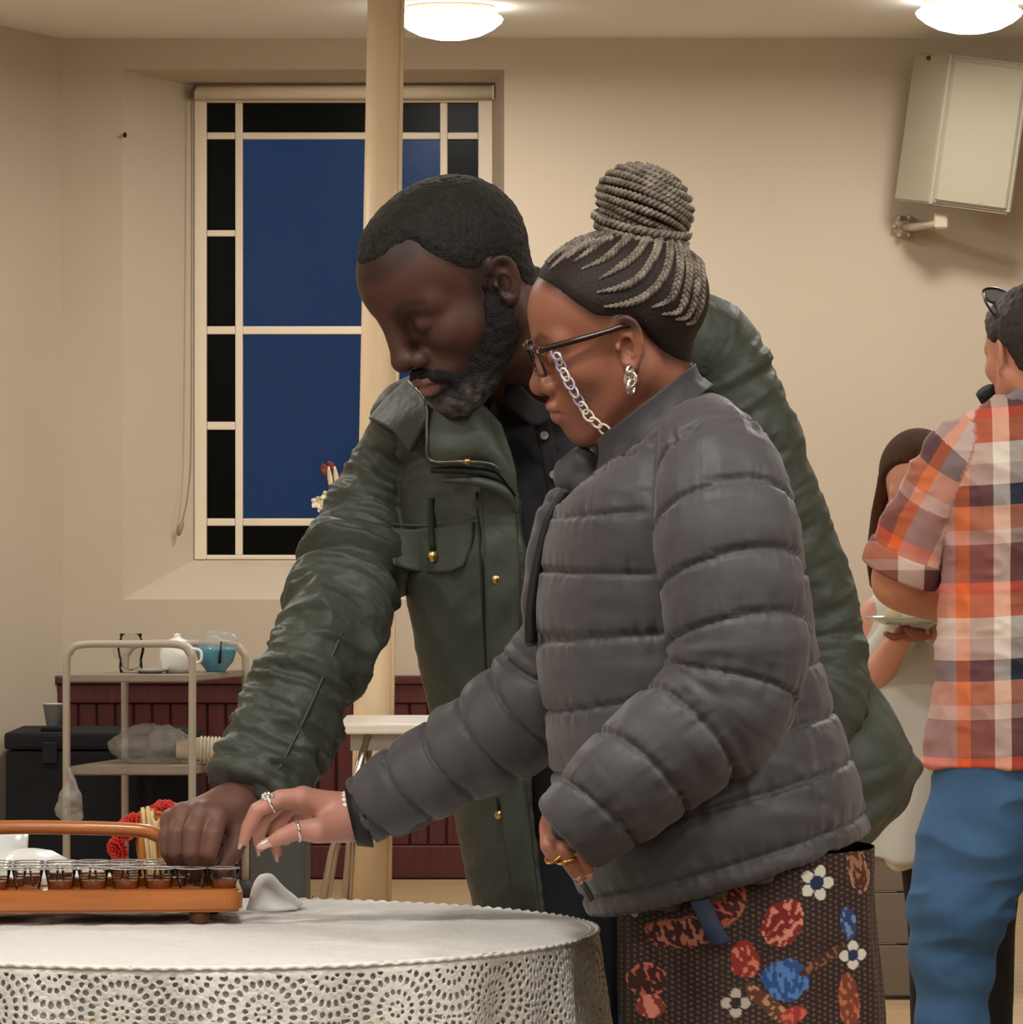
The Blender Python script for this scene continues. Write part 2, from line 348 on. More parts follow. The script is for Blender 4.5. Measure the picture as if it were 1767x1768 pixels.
# roller blind, rolled up, with its pull cord
bl = empty('roller_blind', tuple(P(590, 160, RY - .05)), 'rolled up white roller blind along the top of the dusk-blue window', 'blind')
tube('rolled_fabric', [P(336, 160, RY - .05), P(850, 159, RY - .05)], .024, m_white, bl, 14)
tube('end_bracket', [P(331, 158, RY - .05), P(336, 160, RY - .05)], .027, mat('bracket_brown', '#5b4a3a', .5), bl, 10)
tube('end_bracket', [P(850, 159, RY - .05), P(854, 159, RY - .05)], .027, m_white, bl, 10)
m_cord = mat('cord_grey', '#9a8a76', .7)
tube('pull_cord', [P(331, 168, RY - .06), P(331, 500, RY - .07), P(330, 760, RY - .08), P(325, 850, RY - .09), P(314, 905, RY - .1)], .003, m_cord, bl, 6, 20)
tube('cord_pull', [P(316, 900, RY - .1), P(311, 912, RY - .1), P(308, 925, RY - .1)], [.006, .011, .006], m_cord, bl, 8)
# panelled dado of upright boards with a capping rail and a skirting board
dz = wz(1166); dx = wx(101)
dd = struct(empty('trim_1', (0, WY, 0)))
box('panel_backing', (dx, WY - .012, .0), (5.06, WY - .003, dz - .02), mat('panel_gap_dark_red', '#2c1312', .6), dd)  # darker red backing, seen between the boards
bme = box_me('board', (0, 0, 0), (.058, .014, dz - .1 - .11), .004, 1); bme.materials.append(m_red)
x = dx + .01
while x < 5.0:
    o = bpy.data.objects.new('board', bme); C.objects.link(o); o.parent = dd; o.matrix_parent_inverse = dd.matrix_basis.inverted(); o.location = (x, WY - .026, .115); x += .0635
box('top_rail', (dx, WY - .034, dz - .095), (5.06, WY - .002, dz - .03), m_red, dd, .004); box('cap_rail', (dx - .01, WY - .05, dz - .03), (5.06, WY - .001, dz), m_red, dd, .006)
struct(box('baseboard_back', (dx, WY - .04, 0), (5.06, WY - .004, .115), m_red, None, .005))
# column
col = empty('column', (0, 13.7, 0), 'slim cream painted round column standing in front of the window', 'column')
cb = P(637, 1560, 13.7); ct = P(664, 0, 13.7); z0 = 0.; dxz = (ct[0] - cb[0]) / (ct[2] - cb[2])
pb = lambda z: np.array([cb[0] + (z - cb[2]) * dxz, 13.7, z])
tube('shaft', [pb(0.), pb(.7), pb(1.5), pb(WALL_H + .0)], [.055, .054, .051, .048], m_cream, col, 28)
tube('conduit', [pb(.02) + (.058, -.004, 0), pb(1.5) + (.054, -.004, 0), pb(WALL_H - .01) + (.05, -.004, 0)], .008, m_cream, col, 8)
# ceiling domes
m_dome = mat('lit_opal_diffuser', '#ffffff', .4, emit=((1, .95, .88), 9.0)); m_dome.cycles.emission_sampling = 'NONE'; m_rim = mat('lamp_base_white', '#e9e2d4', .5)
def dome(x, y, lab):
    o = empty('ceiling_light', (x, y, WALL_H), lab, 'ceiling light', 'opal dome lights on the ceiling')
    lathe('base_plate', [(.0, .0), (.145, .0), (.15, -.008), (.158, -.03), (.0, -.03)], (x, y, WALL_H - .001), m_rim, o, 32)
    lathe('diffuser', [(0, -.032), (.166, -.032), (.172, -.04), (.166, -.052), (.14, -.073), (.1, -.093), (.05, -.105), (.0, -.108)], (x, y, WALL_H), m_dome, o, 40, False)
    l = bpy.data.lights.new('lamp', 'AREA'); l.shape = 'DISK'; l.size = .3; l.energy = LAMP_W; l.color = LAMP_COL
    lo = bpy.data.objects.new('lamp', l); C.objects.link(lo); lo.parent = o; lo.location = (0, 0, -.112)
d1 = P(778, 38, 15.4); d2 = P(1674, 34, 15.2)
dome(d1[0], 15.4, 'glowing white dome light on the ceiling next to the column'); dome(d2[0], 15.2, 'glowing white dome light on the ceiling above the wall speaker')
for i, yy in enumerate((11.4, 7.9, 4.4, 2.0, -.6)):  # unseen domes added to light the hall, rows closer together in front
    for j, xx in enumerate((-1.9, d1[0], d2[0], 3.4)):
        if j == 3 and i == 1: continue
        dome(xx, yy, 'white dome light added on the ceiling out of view to light the hall')
dome(-1.9, 14.0, 'white dome light added on the ceiling out of view to light the hall')
# ------------------------------------------------------------------ things by the back wall
m_tube = mat('cream_enamel_tube', '#ada294', .35, spec=.5); m_shelf = mat('worn_white_enamel_shelf', '#94887c', .45, vary=('#837768', 12, .2))
trl = empty('trolley', tuple(P(250, 1578, 15.1) * np.array([1, 1, 0])), 'two-tier cream metal tube trolley against the dark red panelling', 'trolley')
YA, YB = 14.9, 15.45
def hoop(x0, x1, yt, Y):
    pts = [P(x0, yt + 200, Y)]; pts[0][2] = .06; r = 26
    pts += [P(x0, yt + 160, Y), P(x0, yt + r + 12, Y), P(x0 + 5, yt + 14, Y), P(x0 + r, yt, Y), P((x0 + x1) / 2, yt - 1, Y), P(x1 - r, yt, Y), P(x1 - 5, yt + 14, Y), P(x1, yt + r + 12, Y), P(x1, yt + 160, Y)]
    e = P(x1, yt + 200, Y); e[2] = .06; pts.append(e); return pts
for (x0, x1, yt, Y) in ((115, 332, 1113, YA), (216, 424, 1112, YB)):
    tube('hoop', hoop(x0, x1, yt, Y), .0125, m_tube, trl, 10, 90)
    for x in (x0, x1):
        q = P(x, 1300, Y); lathe('castor', [(0, -.02), (.03, -.02), (.034, -.012), (.034, .012), (.03, .02), (0, .02)], (q[0], Y, .034), mat('castor_rubber', '#3a3632', .6), trl, 16, rot=(0, math.pi / 2, 0))
def shelf(yA, th):
    c = [P(118, yA, YA), P(330, yA, YA), P(422, yA - 4, YB), P(219, yA - 4, YB)]; z1 = c[0][2]; z0 = z1 - th
    V = [(*q[:2], z1) for q in c] + [(*q[:2], z0) for q in c] + [(*q[:2], z1 - .006) for q in c]
    bm = bmesh.new(); vs_ = [bm.verts.new(v) for v in V[:8]]
    for f in ((0, 1, 2, 3), (7, 6, 5, 4), (0, 4, 5, 1), (1, 5, 6, 2), (2, 6, 7, 3), (3, 7, 4, 0)): bm.faces.new([vs_[i] for i in f])
    bmesh.ops.bevel(bm, geom=bm.edges[:], offset=.004, segments=2, affect='EDGES'); me = bpy.data.meshes.new('shelf'); bm.to_mesh(me); bm.free(); link('shelf', me, m_shelf, trl, False); return z1
z1 = shelf(1166, .022); z2 = shelf(1323, .028)
def on(px, Y, z): p = P(px, 900, Y); return (p[0], Y, z)
m_glass = thin_glass('clear_glassware'); m_china = mat('white_glazed_china', '#e4e6e0', .2, spec=.6)
o = lathe('glass_jug', [(0, 0), (.035, 0), (.038, .02), (.036, .04), (.044, .075), (.042, .095), (.034, .112), (.036, .125), (.033, .125), (.031, .112), (.039, .095), (.041, .075), (.033, .04), (.034, .02), (0, .006)], on(226, 15.15, z1), m_glass)
tag(o, 'clear glass jug on the top shelf of the trolley', 'jug')
tube('handle', [np.array(on(226, 15.15, z1)) + v for v in ((-.034, -.01, .1), (-.052, -.01, .09), (-.05, -.01, .06), (-.038, -.01, .045))], .004, m_glass, o, 8, 12)
sau = tag(lathe('saucer', [(0, 0), (.028, .0), (.055, .012), (.056, .014), (.026, .005), (0, .004)], on(262, 15.1, z1), m_china), 'small white saucer between the glass jug and the white pot on the trolley', 'saucer')
o = empty('lidded_pot', on(306, 15.12, z1), 'round white china pot with lid on the top trolley shelf', 'pot')
lathe('pot_body', [(0, 0), (.034, 0), (.05, .02), (.058, .05), (.052, .082), (.038, .096), (0, .096)], on(306, 15.12, z1), m_china, o); lathe('pot_lid', [(.038, .096), (.034, .104), (.014, .112), (.01, .118), (.012, .124), (0, .127)], on(306, 15.12, z1), m_china, o)
tube('handle', [np.array(on(306, 15.12, z1)) + v for v in ((.05, -.01, .078), (.075, -.01, .07), (.076, -.01, .04), (.052, -.01, .03))], .005, m_china, o, 8, 14)
m_blue = mat('blue_glass_bowl', '#5fa0b6', .15, trans=.2, spec=.6)
bw = tag(lathe('blue_bowl', [(0, 0), (.03, 0), (.033, .006), (.055, .032), (.066, .066), (.068, .08), (.064, .08), (.052, .036), (.028, .012), (0, .01)], on(373, 15.25, z1), m_blue), 'blue bowl at the right end of the top trolley shelf', 'bowl')
m_bag = mat('thin_white_plastic_bag', '#b9b6b0', .25, spec=.7, alpha=.4)
def crumple(name, c, r, seed, m, parent=None, h=.006, amp=.018):
    c = np.asarray(c); r = np.asarray(r); return sculpt(name, lambda q: ell(q, c, r), c - r * 1.4 - .02, c + r * 1.4 + .02, h, m, parent, disp=lambda q: amp * (1 - 2 * np.abs(vnoise(q * 22 + seed))) + amp * .5 * vnoise(q * 55 + seed))
tag(crumple('plastic_bag', np.array(on(378, 15.25, z1)) + (0, 0, .095), (.05, .04, .03), 3.3, m_bag), 'crumpled clear plastic bag stuffed into the blue bowl', 'bag')
tube_sp = tag(tube('spoon', [np.array(on(380, 15.2, z1)) + v for v in ((0, -.02, .03), (.004, -.03, .075), (.006, -.03, .1))], [.006, .003, .003], mat('dark_metal', '#333333', .4, .8), None, 6), 'dark spoon handle standing in the blue bowl', 'spoon')
# lower shelf: bag with a sleeve of stacked paper cups
c = np.array(on(262, 15.1, z2)) + (0, 0, .058); bg = crumple('plastic_bag', c, (.13, .075, .056), 1.7, m_bag, None, .006, .014); tag(bg, 'see-through plastic bag lying on the lower trolley shelf around the paper cups', 'bag')
m_cup = mat('paper_cup', '#d8cdb8', .6); m_cupd = mat('paper_cup_rim_grey', '#8f8676', .6); cy = np.array(on(305, 15.05, z2)) + (0, 0, .045)
for k in range(11):
    x = cy[0] + k * .0115; r = .041 - .0004 * k
    o = lathe('paper_cup', [(r * .7, 0), (r * .98, .075), (r + .003, .077), (r + .003, .081), (r * .96, .081), (r * .66, .004), (0, .003)], (x, cy[1], cy[2]), m_cup, None, 18, rot=(0, math.pi / 2, 0))
    x -= 0; tag(o, ORD[k] + ' paper cup from the covered left end of the stack lying on the trolley', 'cup', 'stacked paper cups on the trolley')
bs = crumple('carrier_bag', P(122, 1378, 14.84), (.042, .03, .07), 5.1, m_bag, None, .006, .014); tag(bs, 'small white plastic bag hanging from the left trolley leg', 'bag')
for v in bs.data.vertices:
    t = max(0., min(1., (v.co.z - P(0, 1420, 14.84)[2]) / .16)); cx_ = P(122, 0, 14.84)[0]; v.co.x = cx_ + (v.co.x - cx_) * (1.25 - 1. * t)
tube('bag_tie', [P(124, 1350, 14.84), P(120, 1330, 14.85), P(116, 1325, 14.87)], .006, m_bag, bs, 6, 8)
# black case and cup in the corner
m_blk = mat('black_carpeted_case', '#0d0f16', .85, bump=(200, .3, .003))
a = P(12, 1264, 15.6); b = P(330, 1264, 15.6)
cs = empty('black_case', (a[0], 15.8, 0), 'large black case on the floor behind the trolley', 'case')
box('case_body', (a[0], 15.55, .0), (b[0], 16.1, a[2] - .06), m_blk, cs, .01); box('case_lid', (a[0] - .004, 15.545, a[2] - .055), (b[0] + .004, 16.1, a[2]), m_blk, cs, .012)
for k in (.2, .8): box('latch', (a[0] + (b[0] - a[0]) * k, 15.537, a[2] - .1), (a[0] + (b[0] - a[0]) * k + .05, 15.55, a[2] - .03), mat('latch_dark', '#22242b', .4, .6), cs, .003)
m_pc = mat('grey_white_plastic_cup', '#b9bcc0', .4)
bk = tag(box('folded_cloth', tuple(P(70, 1263, 15.62)), tuple(P(116, 1254, 15.7) + (0, .1, 0)), m_blk, None, .004), 'flat dark folded cloth under the plastic cup on the black case', 'cloth')
tag(lathe('plastic_cup', [(0, 0), (.022, 0), (.034, .072), (.036, .072), (.036, .076), (.032, .076), (.02, .004), (0, .004)], tuple(P(92, 1254, 15.68)), m_pc), 'pale plastic cup standing on the black case in the corner', 'cup')
# dark grey storage bin, white folding table
m_bin = mat('grey_plastic_bin', '#4c504f', .55)
a = P(432, 1425, 14.2); b = P(527, 1425, 14.2); bn = empty('storage_bin', ((a[0] + b[0]) / 2, 14.4, 0), 'dark grey storage bin on the floor behind the reaching hands', 'bin')
box('bin_body', (a[0], 14.2, 0), (b[0], 14.6, a[2] - .03), m_bin, bn, .015); box('bin_lid', (a[0] - .01, 14.19, a[2] - .03), (b[0] + .01, 14.61, a[2]), m_bin, bn, .008)
m_ttop = mat('white_laminate', '#d8d2c8', .4); m_chr = mat('chrome_tube', '#b9b4ad', .25, 1.)
tb = empty('folding_table', tuple(P(680, 1600, 13.2) * np.array([1, 1, 0])), 'white topped folding table with thin chrome legs behind the column', 'table')
a = P(585, 1250, 12.9); b = P(1000, 1250, 12.9); zt = a[2]
box('table_top', (a[0], 12.9, zt - .028), (b[0], 13.5, zt), m_ttop, tb, .006); box('apron', (a[0] + .03, 12.95, zt - .075), (b[0] - .03, 13.45, zt - .028), mat('table_apron_grey', '#a7a6a2', .5), tb)
for px, py, Y in ((533, 1560, 12.95), (545, 1560, 12.98), (586, 1560, 13.4), (597, 1560, 13.42)):
    f_ = P(px, py, Y); f_[2] = .0; tube('leg', [np.array([a[0] + .05 + .03 * (px % 2), Y, zt - .03]), f_ * .5 + np.array([a[0] + .04, Y, zt - .03]) * .5, f_], .0095, m_chr, tb, 8)
for px in (900, 985):
    for Y in (12.95, 13.45): q = P(px, 900, Y); tube('leg', [(q[0], Y, zt - .03), (q[0], Y, 0)], .0095, m_chr, tb, 8)
# flowers on the window ledge
fv = empty('flower_arrangement', tuple(P(600, 1000, WY + .12)), 'dried brown leaves and white flowers on the window ledge beside the green sleeve', 'flowers')
m_leaf = mat('dried_red_brown_leaf', '#7a3b2b', .6); m_crm = mat('cream_petal', '#e2d3b4', .6); m_stem = mat('dry_stem', '#a98a5c', .7); YF = WY + .1
lathe('vase', [(0, 0), (.04, 0), (.05, .05), (.045, .1), (.03, .13), (.033, .14), (.028, .14), (0, .02)], tuple(P(612, 1000, YF)), m_china, fv)
def petal(c, d, L, W, m, parent, name='petal', n=(0, -1, 0)):
    c, d = np.asarray(c), nrm(d); s = nrm(np.cross(d, n)); g = []
    for u in np.linspace(0, 1, 5): w = W * math.sin(math.pi * (.12 + .8 * u)); g.append([c + d * u * L + s * w * v + np.asarray(n) * (.18 * W * (1 - v * v) + .2 * L * u * u) for v in (-1, 0, 1)])
    return patch(name, g, m, parent, 5, 7, .0012)
for tx, ty in ((570, 800), (558, 850), (582, 815), (590, 850)): tube('stem', [P(612, 930, YF), P((612 + tx) / 2 + 6, (930 + ty) / 2, YF), P(tx, ty, YF - .01)], .0022, m_stem, fv, 6, 10)
for x, y, a, L in ((572, 822, 2.6, .04), (575, 812, 2.0, .035), (578, 830, 2.9, .03), (585, 835, 1.2, .04), (562, 815, 1.9, .03)): petal(P(x, y, YF - .015), (math.cos(a), 0, math.sin(a)), L, .013, m_leaf, fv, 'leaf')
for x, y, L in ((573, 850, .1), (583, 845, .09)): petal(P(x, y, YF - .02), (-.12, 0, 1), L * .9, .009, m_crm, fv, 'leaf')
for fx, fy in ((548, 868), (565, 858), (578, 872), (560, 880)):
    for k in range(5): a = k * 1.257 + fx; petal(P(fx, fy, YF - .03), (math.cos(a), -.3, math.sin(a)), .024, .011, m_crm, fv)
# grey-brown low panel beyond the jacket
m_gp = mat('grey_brown_board', '#74665a', .6, vary=('#685a4c', 8, .2)); pn = empty('low_platform', tuple(P(1540, 1600, 13.0) * np.array([1, 1, 0])), 'low grey-brown boarded platform on the floor behind the green jacket tail', 'platform')
z_, y_ = .0, 12.2; xa, xb = P(1380, 0, 12.2)[0], P(1640, 0, 12.2)[0]
for k in range(3): box('plank', (xa, y_ + .02, .01 + k * .135), (xb, y_ + .06, .01 + k * .135 + .131), m_gp, pn, .004)
box('platform_top', (xa, y_, .415), (xb, y_ + 1.2, .445), m_gp, pn, .005)
for sx in (xa, xb - .04): box('side_board', (sx, y_ + .06, 0), (sx + .04, y_ + 1.18, .415), m_gp, pn)
# wall speaker, tilted down on its bracket
m_spk = mat('beige_speaker_cabinet', '#a39a85', .5, bump=(300, .1, .001)); m_grl = mat('beige_speaker_grille', '#a59c86', .65, bump=(900, .4, .001)); m_brk = mat('bracket_grey_metal', '#b6a892', .4, .3)
sp = empty('wall_speaker', tuple(P(1660, 230, 16.1)), 'beige box loudspeaker tilted down on the wall beneath the right dome light', 'speaker')
YS = 16.0; A_, B_, C_ = P(1640, 93, YS - .03), P(1604, 352, YS + .06), P(1747, 371, YS + .03); E_ = P(1543, 346, YS + .24)
up, rt, bk_ = A_ - B_, C_ - B_, E_ - B_
def hexa(name, o, u, r, b, m, parent, bev=.006):
    V = [o, o + r, o + r + b, o + b, o + u, o + u + r, o + u + r + b, o + u + b]; bm = bmesh.new(); q = [bm.verts.new(v) for v in V]
    for f in ((0, 3, 2, 1), (4, 5, 6, 7), (0, 1, 5, 4), (1, 2, 6, 5), (2, 3, 7, 6), (3, 0, 4, 7)): bm.faces.new([q[i] for i in f])
    bmesh.ops.recalc_face_normals(bm, faces=bm.faces[:])
    if bev: bmesh.ops.bevel(bm, geom=bm.edges[:], offset=bev, segments=3, affect='EDGES')
    me = bpy.data.meshes.new(name); bm.to_mesh(me); bm.free(); return link(name, me, m, parent, False)
fwd = nrm(np.cross(rt, up)); fwd = -fwd if fwd[1] > 0 else fwd
hexa('cabinet', B_, up, rt, bk_, m_spk, sp, .008)
hexa('grille', B_ + rt * .07 + up * .03 + fwd * .012, up * .94, rt * .86, -fwd * .012, m_grl, sp, .005)
hexa('front_edge', B_ + fwd * .012, up, rt * .045, -fwd * .012, m_spk, sp, .003)
lathe('fixing_screw', [(0, -.004), (.008, -.004), (.008, .004), (0, .004)], tuple(A_ + bk_ * .55 - up * .035 + nrm(np.cross(bk_, up)) * 0 + np.array([-.002, -.004, 0])), mat('screw_dark', '#4b4032', .5, .5), sp, 10, rot=(math.pi / 2, 0, 0))
hexa('badge', B_ + rt * .58 + up * .05 + fwd * .014, up * .022, rt * .05, -fwd * .002, m_brk, sp, 0)
q0 = P(1614, 366, 16.12)
hexa('bracket_block', q0, np.array([0, 0, -.055]), np.array([.045, 0, 0]), np.array([0, .04, 0]), m_brk, sp, .004); tube('bracket_arm', [P(1620, 385, 16.14), P(1580, 392, 16.25), P(1562, 392, 16.36)], .014, m_brk, sp, 10)
lathe('wall_plate', [(0, 0), (.035, 0), (.04, .01), (.036, .03), (.018, .034), (0, .034)], tuple(P(1561, 392, 16.395)), m_brk, sp, 12, rot=(math.pi / 2, 0, 0))
for k in range(6): a = k * math.pi / 3; lathe('knob_lug', [(0, 0), (.009, 0), (.009, .045), (0, .047)], tuple(P(1561, 392, 16.395) + np.array([.034 * math.cos(a), 0, .034 * math.sin(a)])), m_brk, sp, 8, rot=(math.pi / 2, 0, 0))
# ------------------------------------------------------------------ the lace-covered table
TZ = .75; TC = np.array([-.372, 5.625]); TR = .468
m_lace = mat('ivory_crochet_lace', '#e3e0d8', .8, spec=.2, bump=(700, .5, .0012)); m_under = mat('grey_white_undercloth', '#dedad2', .85, spec=.1)
m_top = mat('ivory_crochet_cloth_top', '#dcdad5', .85, spec=.15, bump=(330, .7, .0025, (1, .6, 1)), vary=('#d2cfc9', 60, .0))
tbl = empty('round_table', (TC[0], TC[1], 0), 'small round wooden table under the white lace cloth', 'table')
m_tw = mat('dark_table_wood', '#3b2418', .5)
lathe('table_top', [(0, -.03), (TR - .02, -.03), (TR - .012, -.02), (TR - .012, -.006), (TR - .02, -.004), (0, -.004)], (TC[0], TC[1], TZ - .003), m_tw, tbl, 48)
lathe('pedestal', [(.05, 0), (.05, .3), (.075, .36), (.045, .45), (.045, .68), (.12, .717), (0, .717)], (TC[0], TC[1], .0), m_tw, tbl, 20)
for k in range(4):
    a = k * math.pi / 2 + .78; d = np.array([math.cos(a), math.sin(a), 0]); c = np.array([TC[0], TC[1], 0]); tube('foot', [c + d * .04 + (0, 0, .2), c + d * .2 + (0, 0, .13), c + d * .34 + (0, 0, .03)], [.03, .03, .024], m_tw, tbl, 8, 10)
def tr(a): return TR * (1 + .012 * np.cos(4 * (a - .3)))
cloth = empty('lace_tablecloth', (TC[0], TC[1], TZ), 'white crochet lace tablecloth hanging over the edge of the round table', 'tablecloth')
# top of the cloth
na, nr = 220, 60; V = []; rad = np.linspace(0, 1, nr)
for r in rad:
    a = np.linspace(0, 2 * np.pi, na, endpoint=False); R = tr(a) * r; x = TC[0] + R * np.cos(a); y = TC[1] + R * np.sin(a)
    z = TZ + .0015 + .0012 * vnoise(np.stack([x * 60, y * 60, x * 0], 1)) + .0016 * np.exp(-((y - 5.78 - .06 * x) / .012) ** 2) + .0022 * np.exp(-((y - 5.5 + .5 * (x + .4)) / .01) ** 2) * (x > -.3) - .004 * r ** 12
    V.append(np.stack([x, y, z], 1))
V = np.vstack(V); Q = [(i * na + j, (i + 1) * na + j, (i + 1) * na + (j + 1) % na, i * na + (j + 1) % na) for i in range(nr - 1) for j in range(na)]
link('cloth_top', np_mesh('cloth_top', V, Q), m_top, cloth)
# plain undercloth
def drop(name, m, dr, drop_h, a0, a1, n, nz, hole=None, relief=None, hem=None, thick=0.):
    s = np.linspace(a0, a1, n); t = np.linspace(0, 1, nz); S, T = np.meshgrid(s, t); R0 = tr(S)
    arc = (S + np.pi / 2) * TR; depth = T * drop_h
    if hem is not None: depth = T * (drop_h + hem(arc))
    fold = (.009 * np.sin(S * 13 + 1) + .006 * np.sin(S * 29)) * np.clip(depth / .1, 0, 1.2)
    rnd = .012; k = np.clip(depth / rnd, 0, 1); out = np.where(depth < rnd, np.sin(k * np.pi / 2) * rnd * .8, rnd * .8); zz = np.where(depth < rnd, (1 - np.cos(k * np.pi / 2)) * rnd, depth)
    rel = relief(arc, depth) if relief is not None else 0
    R = R0 - rnd * .8 + out + fold + dr + rel
    V = np.stack([TC[0] + R * np.cos(S), TC[1] + R * np.sin(S), TZ - .002 - zz], -1).reshape(-1, 3)
    i, j = np.meshgrid(np.arange(nz - 1), np.arange(n - 1), indexing='ij'); q = np.stack([i * n + j, (i + 1) * n + j, (i + 1) * n + j + 1, i * n + j + 1], -1).reshape(-1, 4)
    if hole is not None:
        keep = ~hole((arc[:-1, :-1] + arc[1:, 1:]).ravel() / 2, (depth[:-1, :-1] + depth[1:, 1:]).ravel() / 2); q = q[keep]
    o = link(name, np_mesh(name, V, q), m, cloth)
    if thick: md = o.modifiers.new('thickness', 'SOLIDIFY'); md.thickness = thick; md.offset = 0
    return o
drop('undercloth', m_under, -.002, .072, 0, 2 * np.pi, 500, 12, hem=lambda a: .008 * np.sin(a * 17) + .006 * np.sin(a * 41))
# crochet pattern: medallions of ringed eyelets, fans and net between
PIT = .152
def lace_hole(a, d):
    h = np.zeros(len(a), bool); u = ((a + .052) / PIT) % 1. * PIT; row = np.zeros(len(a), bool)
    covered = np.zeros(len(a), bool)
    for k, (cu, cd, big) in enumerate(((.0, .052, 1.), (PIT, .052, 1.), (PIT * .5, .008, 1.05), (PIT * .5, .118, 1.), (0, .16, .9), (PIT, .16, .9))):
        x, y = u - cu, d - cd; r = np.hypot(x, y) / big; t = np.arctan2(y, x)
        ins = (r < .050) & ~covered
        for r0, n, w in ((.0075, 7, .0022), (.019, 16, .0032), (.0335, 25, .0042), (.0455, 30, .0036)):
            f = (t * n / (2 * np.pi)) % 1 - .5; hh = (np.abs(r - r0) < w) & (np.abs(f) < .34) & (((r - r0) / w) ** 2 + (f / .34) ** 2 < 1); h |= ins & hh
        covered |= r < .052
    # fans (long slots) in the gaps, and small net elsewhere
    x, y = (u - PIT * .25), d - .095; 
    for sx in (.25, .75):
        x = u - PIT * sx; y = d - .03; t = np.arctan2(y - .03, x); r = np.hypot(x, y - .03); f = (t * 16 / (2 * np.pi)) % 1 - .5
        fan = (r > .007) & (r < .024) & (np.abs(f) < .3) & ~covered; h |= fan; covered |= r < .026
        big = np.hypot(x, d - .012) < .0085; h |= big & ~covered; covered |= np.hypot(x, d - .012) < .0105
    nu = (a / .0074) + .5 * (np.floor(d / .0062) % 2); f1 = nu % 1 - .5; f2 = (d / .0062) % 1 - .5
    h |= ~covered & ((f1 / .39) ** 2 + (f2 / .39) ** 2 < 1)
    return h & (d > .011)
def lace_rel(a, d): return .0005 * vnoise(np.stack([a.ravel() * 300, d.ravel() * 300, a.ravel() * 0], 1)).reshape(a.shape)
drop('lace_border', m_lace, .004, .15, -np.pi / 2 - 1.0, -np.pi / 2 + 2.05, 1700, 175, lace_hole, lace_rel, lambda a: .006 * np.abs(np.sin(a * 60)), .0022)
drop('lace_border', m_lace, .004, .15, -np.pi / 2 + 2.05, -np.pi / 2 - 1.0 + 2 * np.pi, 700, 60, lace_hole, None, lambda a: .006 * np.abs(np.sin(a * 60)), .0022)
# scalloped rim where the border is joined on
rim = np.linspace(-np.pi / 2 - 1, np.pi / 2 - .2, 420); tube('joining_ridge', [(TC[0] + (tr(a) + .004 + .0012 * math.sin(a * 160)) * math.cos(a), TC[1] + (tr(a) + .004 + .0012 * math.sin(a * 160)) * math.sin(a), TZ - .0035 + .0012 * math.sin(a * 160)) for a in rim], .0026, m_lace, cloth, 6)
# ---- tray with its hoop handle
m_wood = mat('honey_varnished_wood', '#b56c30', .3, spec=.5, coat=.3, vary=('#9a5724', 14, .1, (.5, 6, 6)))
m_wdk = mat('dark_stained_foot', '#5a2f18', .4)
ty = P(0, 1598, 5.655); t0 = P(418, 1598, 5.66); ang = math.radians(5.); ux = np.array([math.cos(ang), math.sin(ang), 0]); uy = np.array([-math.sin(ang), math.cos(ang), 0]); uz = np.array([0, 0, 1.])
TL, TW = .46, .20; zb, zt_ = .7665, .7935
o0 = np.array([P(420, 1560, 5.655)[0], 5.655, 0]) - ux * TL          # near left corner
TP = lambda l, w, z: o0 + ux * l + uy * w + uz * z
tray = empty('wooden_tray', tuple(TP(TL / 2, TW / 2, TZ + .004)), 'honey coloured wooden tray with a long arched handle and small glasses', 'tray')
def tray_board():
    bm = bmesh.new(); pts = []
    for cx_, cy_, a0 in ((TL - .02, .02, -90), (TL - .02, TW - .02, 0), (.02, TW - .02, 90), (.02, .02, 180)):
        for k in range(7): a = math.radians(a0 + 15 * k); pts.append((cx_ + .02 * math.cos(a), cy_ + .02 * math.sin(a)))
    b = [bm.verts.new(TP(x, y, zb)) for x, y in pts]; t = [bm.verts.new(TP(x, y, zt_)) for x, y in pts]; n = len(pts)
    bm.faces.new(b[::-1]); bm.faces.new(t)
    for i in range(n): bm.faces.new((b[i], b[(i + 1) % n], t[(i + 1) % n], t[i]))
    bmesh.ops.recalc_face_normals(bm, faces=bm.faces[:]); es = [e for e in bm.edges if len(e.link_faces) == 2 and any(len(f.verts) > 4 for f in e.link_faces)]
    bmesh.ops.bevel(bm, geom=es, offset=.004, segments=3, affect='EDGES'); me = bpy.data.meshes.new('tray_board'); bm.to_mesh(me); bm.free(); return link('tray_board', me, m_wood, tray, False)
tboard = tray_board()
cup_at = [(TL - .022 - .039 * i - (.02 if r == 1 else 0), .034 + .044 * r) for r in range(4) for i in range(11) if not (r == 3 and i in (0, 1)) and not (r in (1, 2) and i == 10)]
bm = bmesh.new()
for l, w in cup_at:
    c = TP(l, w, 0); bmesh.ops.create_cone(bm, cap_ends=True, segments=20, radius1=.0152, radius2=.0152, depth=.1, matrix=Matrix.Translation((c[0], c[1], .78)))
me = bpy.data.meshes.new('holes'); bm.to_mesh(me); bm.free(); cut = bpy.data.objects.new('holes', me); C.objects.link(cut)
md = tboard.modifiers.new('holes', 'BOOLEAN'); md.object = cut; md.operation = 'DIFFERENCE'; md.solver = 'EXACT'
dg = bpy.context.evaluated_depsgraph_get(); nm = bpy.data.meshes.new_from_object(tboard.evaluated_get(dg)); tboard.modifiers.clear(); tboard.data = nm; bpy.data.objects.remove(cut)
for l, w in ((.035, .02), (TL - .052, .02), (.035, TW - .02), (TL - .035, TW - .03)):
    lathe('foot', [(0, 0), (.010, 0), (.012, .006), (.0125, .0165), (0, .0165)], tuple(TP(l, w, TZ + .0015)), m_wdk, tray, 14)
hw = TW * .5
